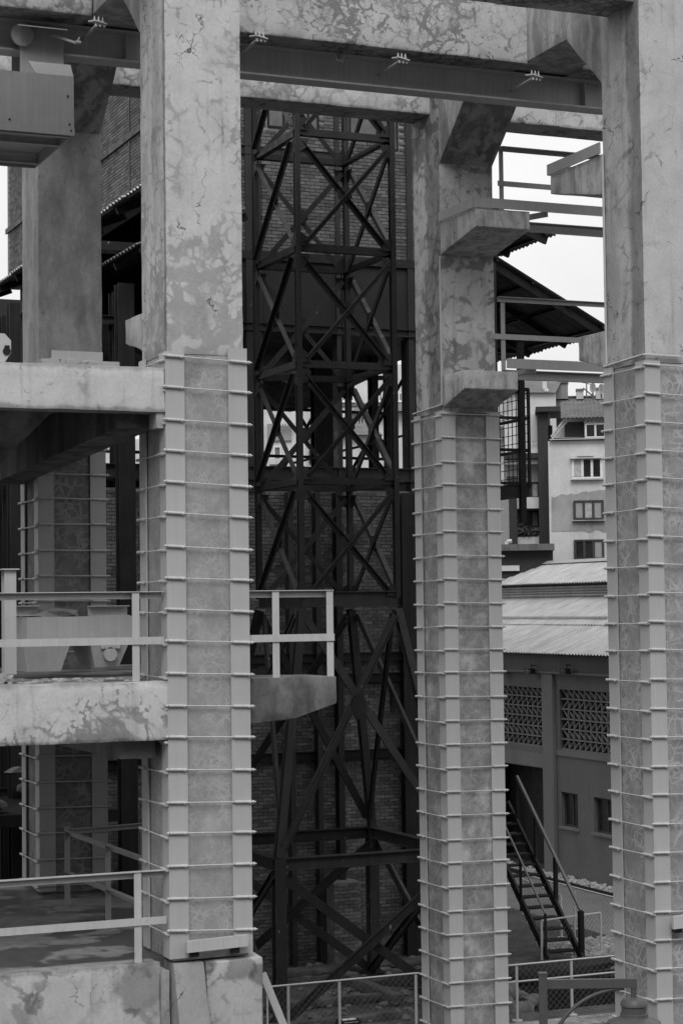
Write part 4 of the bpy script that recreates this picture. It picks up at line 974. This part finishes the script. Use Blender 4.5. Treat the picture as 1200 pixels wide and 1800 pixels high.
build(MB().box((fl.x-.17,7.5,.06), (fl.x+.17,7.72,.16)), 'housing', 'black', gl); build(MB().prism([(fl.x-.12,7.495,.13),(fl.x+.12,7.495,.13),(fl.x+.12,7.6,.175),(fl.x-.12,7.6,.175)], (0,.0,.006)), 'glass', 'porcelain', gl); build(MB().box((fl.x-.2,7.58,0), (fl.x-.175,7.64,.12)).box((fl.x+.175,7.58,0), (fl.x+.2,7.64,.12)), 'bracket', 'black', gl)
# cobbles right of the stair
cbm = MB()
y = 10.35
while y < 13.2:
    x = 11.8
    while x < 13.45:
        if not (x < 12.0 and y < 10): cbm.ball((x+random.uniform(-.03,.03), y+random.uniform(-.03,.03), .0), .085*random.uniform(.8,1.15), .075*random.uniform(.8,1.15), .06, int(x*50+y*9), .3)
        x += .175
    y += .165
tag(build(cbm, 'cobblestones', 'cobble'), 'rough cobblestones between the staircase and the path', 'cobbles', kind='stuff')
pv_ = MB()
for i in range(36):
    for j in range(3): pv_.box((7.0+i*.17+(.08 if j % 2 else 0),6.2+j*.2,-.01), (7.16+i*.17+(.08 if j % 2 else 0),6.39+j*.2,random.uniform(.02,.03)))
tag(build(pv_, 'paving_setts', 'cobble'), 'stone paving setts in front of the right wire fence', 'paving', kind='stuff')
soil = MB(); soil.ball((10.3,10.5,0), 2.2, .45, .22, 4, .6); soil.ball((8.4,10.7,0), 1.2, .5, .16, 9, .6)
soil.ball((8.0,8.5,-1.6), 1.3, .9, 1.25, 6, .3); soil.ball((10.8,9.2,-1.8), 1.6, .9, 1.2, 2, .4)
tag(build(soil, 'earth_bank', 'soil', smooth=70), 'dark earth heaped in and round the trench', 'earth', kind='stuff')

# ------------------------------------------------------------------ street lamp in front
D_ = 16.7
lp = UD(953,1712,D_); ed = UD(1112,1712,D_); ax = Vector((ed.x-lp.x, ed.y-lp.y, 0)); L = ax.length; ax.normalize()
la = thing('street_lamp', 'dark bell-shaped lantern on a bracket post at the bottom right', 'lamp', (lp.x, lp.y, 0))
zt = lp.z
build(MB().bar((lp.x,lp.y,0), (lp.x,lp.y,zt), .066, .066, up=(ax.x,ax.y,0)), 'post', 'lamp', la)
build(MB().bar((lp.x,lp.y,zt), (lp.x,lp.y,zt+.012), .075, .075, up=(ax.x,ax.y,0)), 'post_cap', 'lamp', la)
A = Vector((lp.x,lp.y,zt-.085)); B = A+ax*L
build(MB().bar(A+ax*.034, B+ax*.03, .05, .075), 'arm', 'lamp', la)
cv = [A+ax*(L*.86*(1-math.cos(t))+.03)+Vector((0,0,-.7+.655*math.sin(t))) for t in [i*math.pi/2/16 for i in range(17)]]
build(MB().tube(cv, .017, 8), 'curved_brace', 'lamp', la, smooth=60)
build(MB().cyl(B+Vector((0,0,-.02)), B+Vector((0,0,-.14)), .025, 10), 'drop_pipe', 'lamp', la, smooth=60)
hd = B+Vector((0,0,-.12))
build(MB().lathe(hd, [(.03,0),(.09,-.015),(.112,-.045),(.115,-.07),(.105,-.075),(.105,-.13),(.118,-.135),(.118,-.16),(.12,-.165),(.225,-.205),(.228,-.24),(.228,-.5),(.2,-.52)][::-1], 32), 'bell_housing', 'lamp', la, smooth=35)
build(MB().lathe(hd+Vector((0,0,-.62)), [(.14,0),(.19,.03),(.2,.1)], 24), 'glass_bowl', 'blind', la, smooth=40)

# ------------------------------------------------------------------ unseen block added behind the viewer to cut low sky light; next bay on the left
yb_ = thing('sky_screen_block', 'long grey block behind the viewer, unseen, added to block low sky light', 'building', (0,-46,0))
build(MB().box((-60,-54,0), (70,-44,19)), 'wall', 'grey', yb_); build(MB().box((-60.5,-54.5,19.01), (70.5,-43.5,19.5)), 'roof', 'roofd', yb_)
for i in range(24):
    for j in range(4): build(MB().box((-55+i*5,-43.99,2+j*4.3), (-53+i*5,-43.9,4.4+j*4.3)), 'window', 'glass', yb_)
for k, nm in ((0,'front'), (1,'back')):
    t = thing('concrete_column', 'concrete column of the %s row in the next bay to the left, outside the picture' % nm, 'column', (-6.4,k*SY,0), 'columns of the concrete frame')
    build(MB().box((-6.85,k*SY+.0,0), (-5.92,k*SY+.93,15.6)), 'upper_shaft', 'plain', t)
# ------------------------------------------------------------------ houses on the far side
RG = Vector((1,0,0)); DP = Vector((0,1,0))
def face(px):              # house front square to the sight line through px
    global RG, DP
    d = ray(px, 1060); DP = Vector((d.x,d.y,0)).normalized(); RG = Vector((DP.y,-DP.x,0))
face(600)
def HP(px, py, dist):      # point on an upright plane square to the view at that distance
    d = ray(px, py); k = dist/d.dot(DP); return CAM+d*k
def hbox(mb, px0, px1, py0, py1, dist, depth, off=0.0, ground=False):
    a, b = HP(px0,py1,dist), HP(px1,py0,dist)
    z0 = 0 if ground else a.z; w = (b-a).dot(RG); o = Vector((a.x,a.y,0))+DP*off
    p = [o, o+RG*w, o+RG*w+DP*depth, o+DP*depth]
    return mb.add([v+Vector((0,0,z0)) for v in p]+[v+Vector((0,0,b.z)) for v in p], [(3,2,1,0),(4,5,6,7),(0,1,5,4),(1,2,6,5),(2,3,7,6),(3,0,4,7)])
def house(label, px0, px1, py0, dist, depth, m, name='house'):
    face(px0+4); c = HP((px0+px1)/2, py0, dist); t = thing(name, label, 'house', (c.x,c.y,0), 'houses beyond the yard')
    build(hbox(MB(), px0, px1, py0, 1100, dist, depth, 0, True), 'wall', m, t); return t
def hpart(t, nm, m, px0, px1, py0, py1, dist, off, depth): return build(hbox(MB(), px0, px1, py0, py1, dist, depth, off), nm, m, t)
def hwin(t, px0, px1, py0, py1, dist, fm='frame_w', panes=3, fills=None, sill=True):
    mb = MB(); fw = (px1-px0)*.05+1.2
    hbox(mb, px0, px1, py0, py0+fw, dist, .1, -.07); hbox(mb, px0, px1, py1-fw, py1, dist, .1, -.07)
    for i in range(panes+1):
        c = px0+(px1-px0-fw)*i/panes; hbox(mb, c, c+fw, py0+fw, py1-fw, dist, .1, -.068)
    w = build(mb, 'window', fm, t)
    for i in range(panes):
        c0 = px0+(px1-px0-fw)*i/panes+fw; c1 = px0+(px1-px0-fw)*(i+1)/panes
        build(hbox(MB(), c0, c1, py0+fw, py1-fw, dist, .05, -.03), 'pane', (fills or ['glass']*panes)[i], w)
    if sill: build(hbox(MB(), px0-2, px1+2, py1, py1+2, dist, .2, -.16), 'sill', 'frame_w' if fm == 'frame_w' else 'white2', w)
# white house behind the workshop
D1 = 62
h1 = house('white plastered house with three windows and attic behind the workshop', 968, 1135, 772, D1, 8, 'white')
hpart(h1, 'cornice', 'white2', 965, 1137, 769, 774, D1, -.18, .6)
hwin(h1, 1004, 1058, 804, 842, D1, 'frame_w', 3, ['curtain','glass','glass'])
hpart(h1, 'shutter_box', 'white', 1001, 1057, 801, 807, D1, -.2, .2); hpart(h1, 'shutter_box', 'white', 1013, 1042, 798, 803, D1, -.24, .15)
hwin(h1, 1007, 1060, 879, 914, D1, 'frame_d', 3, ['blind','curtain','blind'])
hwin(h1, 1008, 1061, 948, 984, D1, 'frame_d', 3, ['glass','glass','blind'])
rp_ = MB(); random.seed(3)
tp = [HP(968.5+i*1.6, 873-i*.22+4*noise.noise(Vector((i*.13,0,0)))+random.uniform(-.8,.8), D1)-DP*.012 for i in range(104)]; bt = [HP(968.5+i*1.6, 934+5*noise.noise(Vector((i*.11,7,0)))+random.uniform(-.8,.8), D1)-DP*.012 for i in range(104)]
rp_.prism(tp+bt[::-1], DP*.02); build(rp_, 'bare_render_patch', 'patch', h1)
am = MB(); a_, b_, c_, d_ = HP(968,770,D1+.2), HP(1137,770,D1+.2), HP(1137,736,D1+1.4), HP(990,736,D1+1.4)
build(am.prism([a_,b_,c_,d_], DP*4), 'attic', 'grey', h1)
hpart(h1, 'attic_wall', 'dgrey', 992, 1026, 740, 769, D1, .25, .3)
hwin(h1, 1027, 1064, 744, 770, D1, 'frame_w', 2, None, False)
lt = MB()
for i in range(6):
    p0_, p1_ = HP(1026+i*7,744,D1-.02), HP(1032+i*7,735,D1-.02); lt.bar(p0_, p1_, .03, .04); lt.bar(HP(1032+i*7,744,D1-.02), HP(1026+i*7,735,D1-.02), .03, .04)
build(lt, 'lattice_valance', 'white', h1)
o_ = HP(985,735,D1-.3); mb = MB(); mb.corr(o_, DP+Vector((0,0,.35)), RG, 2.2, 2.9, .13, .022, .012); build(mb, 'roof_sheets', 'roofd', h1)
pq = MB(); pq.tube([HP(968,768,D1-.1), HP(991,738,D1-.05)], .035, 5); pq.tube([HP(970,771,D1-.1), HP(995,742,D1-.05)], .025, 5); build(pq, 'stay_rail', 'curtain', h1)
# apartment block with dark fins
D2 = 68
h2 = house('white apartment block with dark vertical fins and balconies', 890, 966, 728, D2, 9, 'white', 'apartment_block')
for x0, x1, y0, y1 in ((892,907,840,965), (947,961,728,965)): hpart(h2, 'fin', 'dgrey', x0, x1, y0, y1, D2, -1.0, 1.0)
hpart(h2, 'canopy', 'dgrey', 940, 1011, 720, 730, D2, -1.3, 2.6)
hpart(h2, 'canopy', 'dgrey', 886, 952, 800, 810, D2, -.9, .9)
hpart(h2, 'recess', 'dgrey', 963, 970, 748, 778, D2, -.06, .1); hpart(h2, 'recess', 'dgrey', 962, 970, 822, 852, D2, -.06, .1); hpart(h2, 'recess', 'dgrey', 963, 971, 892, 922, D2, -.06, .1)
for py in (847, 898): hwin(h2, 907, 947, py, py+29, D2, 'frame_d', 3, ['curtain','glass','curtain'], False)
for py in (876, 945): hpart(h2, 'balcony', 'white', 906, 946, py, py+20, D2, -.8, .8)
hpart(h2, 'balcony', 'white', 886, 952, 791, 800, D2, -.7, .7); hpart(h2, 'balcony', 'white', 886, 952, 810, 819, D2, -.7, .7)
for py in (778, 786): hpart(h2, 'rail', 'wire', 915, 949, py, py+1, D2, -.7, .05)
pm_ = thing('potted_plants', 'dark potted plants on the lower apartment balcony', 'plants', HP(925,945,D2-.6), None)
plm = MB()
for i in range(220):
    c = HP(908+random.gauss(17,11)%38, 938-abs(random.gauss(0,4)), D2-.6-random.uniform(0,.3)); s_ = .09
    v1, v2 = Vector([random.uniform(-1,1) for _ in range(3)])*s_, Vector([random.uniform(-1,1) for _ in range(3)])*s_; plm.add([c,c+v1,c+v1+v2,c+v2], [(0,1,2,3)])
build(plm, 'leaves', 'plant', pm_); build(hbox(MB(), 909, 944, 940, 945, D2, .2, -.75), 'trough', 'frame_d', pm_)
# dark low house and pale gable in front
h3 = house('low dark-roofed house between middle column and white house', 860, 971, 968, 58, 3, 'dgrey')
hpart(h3, 'roof', 'roofd', 856, 973, 956, 969, 58, -.3, 4); hpart(h3, 'white_band', 'white', 870, 912, 994, 1004, 58, -.1, .1)
h4 = house('pale blank house wall just right of the middle column', 850, 893, 846, 60, 5, 'grey')
gp = build(MB().tube([HP(877,975,59.9), HP(888,962,59.9), HP(891,952,59.9), HP(899,951,59.9)], .07, 6), 'drain_pipe', 'white', h4)
# stained tall house and roofscape
D5 = 80
h5 = house('stained pale house with broken roofline below the walkway', 876, 976, 690, D5, 8, 'white2')
mb = MB().prism([HP(876,690,D5-.2), HP(976,690,D5-.2), HP(985,672,D5+3), HP(926,668,D5+3)], DP*2+Vector((0,0,.15))); build(mb, 'roof', 'roofd', h5)
hpart(h5, 'roof_band', 'roofd', 876, 952, 752, 772, D5, -1.0, 1.0)
for x in (955, 958): build(MB().tube([HP(x,668,D5-.1), HP(x,682,D5-.1), HP(x+4,688,D5-.1)], .06, 5), 'pipe', 'white', h5)
h5b = house('white gable house behind the stained house near the walkway', 905, 962, 664, 86, 6, 'white')
D6 = 84
h6 = house('grey rooftop house with chimneys and satellite dishes', 955, 1140, 700, D6, 10, 'grey')
for x0, x1, y0 in ((973,997,676), (1012,1024,688), (1046,1060,686)):
    ch = hpart(h6, 'chimney', 'white2' if x0 != 973 else 'grey', x0, x1, y0, 704, D6, -.6, .8); 
    build(hbox(MB(), x0-1, x1+1, y0-2, y0, D6, 1.0, -.7), 'chimney_cap', 'grey', ch)
hpart(h6, 'ridge', 'roofd', 955, 1140, 694, 701, D6, -.3, 3)
mb = MB().prism([HP(955,726,D6-1.5), HP(1140,718,D6-1.5), HP(1140,700,D6-.3), HP(955,700,D6-.3)], DP*.2); build(mb, 'roof', 'roofd', h6)
for x, y in ((1041,682), (1056,684), (990,722), (1040,720)):
    c = HP(x,y,D6-1.2); ds = thing('satellite_dish', 'pale satellite dish %s' % {1041:'on the rooftop, left of two on the skyline',1056:'on the rooftop, right of two on the skyline',990:'low on the roof beside the chimney',1040:'low on the roof above the attic window'}[x], 'dish', c, 'satellite dishes on the rooftops')
    dm = MB(); n_d = 14
    pts = [c]+[c+(RG*math.cos(2*math.pi*i/n_d)*.13+Vector((0,0,1))*math.sin(2*math.pi*i/n_d)*.22)-DP*.08 for i in range(n_d)]
    dm.add(pts, [(0,i+1,(i+1) % n_d+1) for i in range(n_d)]); dm.add([p_+DP*.02 for p_ in pts], [(0,(i+1) % n_d+1,i+1) for i in range(n_d)]); build(dm, 'reflector', 'blind', ds)
    build(MB().cyl(c+DP*.05, c-DP*.45+Vector((0,0,-.1)), .02, 5).cyl(c+DP*.05, c+DP*.05+Vector((0,0,-.8)), .04, 6), 'mast', 'wire', ds)
an = thing('roof_antenna', 'thin television antenna on the roof beside the dishes', 'antenna', HP(1030,700,D6-1)); 
build(MB().cyl(HP(1030,700,D6-1), HP(1030,668,D6-1), .03, 5), 'mast', 'wire', an); build(MB().cyl(HP(1022,672,D6-1), HP(1040,676,D6-1), .02, 5).cyl(HP(1024,682,D6-1), HP(1046,700,D6-1), .03, 5), 'boom', 'wire', an)
# houses seen through the open storey of the hall
D7 = 74
h7 = house('white house with balcony window seen through the open storey, left', 425, 520, 716, D7, 8, 'white')
hpart(h7, 'upper_band', 'grey', 470, 512, 745, 775, D7, -.1, .1); hwin(h7, 481, 494, 785, 816, D7, 'frame_w', 1, ['glassg'], True); hpart(h7, 'balcony', 'white', 474, 496, 808, 818, D7, -.6, .6)
for k in range(6): hpart(h7, 'baluster', 'white', 488+k*5, 490+k*5, 742-k*.5, 750, D7, -.4, .1)
h8 = house('pale house with dark hipped roof seen through the open storey, middle', 540, 668, 762, D7+4, 8, 'white')
mb = MB().prism([HP(536,764,D7+3.6), HP(672,764,D7+3.6), HP(650,744,D7+6), HP(560,744,D7+6)], DP*4); build(mb, 'roof', 'roofd', h8)
hwin(h8, 543, 562, 792, 815, D7+4, 'frame_d', 2, None, False)
h9 = house('white gabled house seen through the open storey, right', 610, 760, 724, D7+10, 8, 'white')
mb = MB().prism([HP(606,726,D7+9.5), HP(765,720,D7+9.5), HP(712,708,D7+12), HP(640,712,D7+12)], DP*4); build(mb, 'roof', 'roofd', h9)
hwin(h9, 628, 640, 732, 748, D7+10, 'frame_w', 2, ['glassg']*2); 
h10 = house('highest white house in the gap of the open storey', 440, 800, 640, D7+22, 8, 'white')
for hx_ in (560, 600, 655, 690): hwin(h10, hx_, hx_+22, 690, 706, D7+22, 'frame_w', 4, ['glassg']*4); hpart(h10, 'band', 'grey', 440, 800, 708, 716, D7+22, -.1, .1)
h11 = house('pale house glimpsed between the decks left of the nearest column', -60, 260, 772, D7+6, 8, 'white')
hwin(h11, -6, 12, 845, 892, D7+6, 'frame_w', 3, ['glassg']*3)
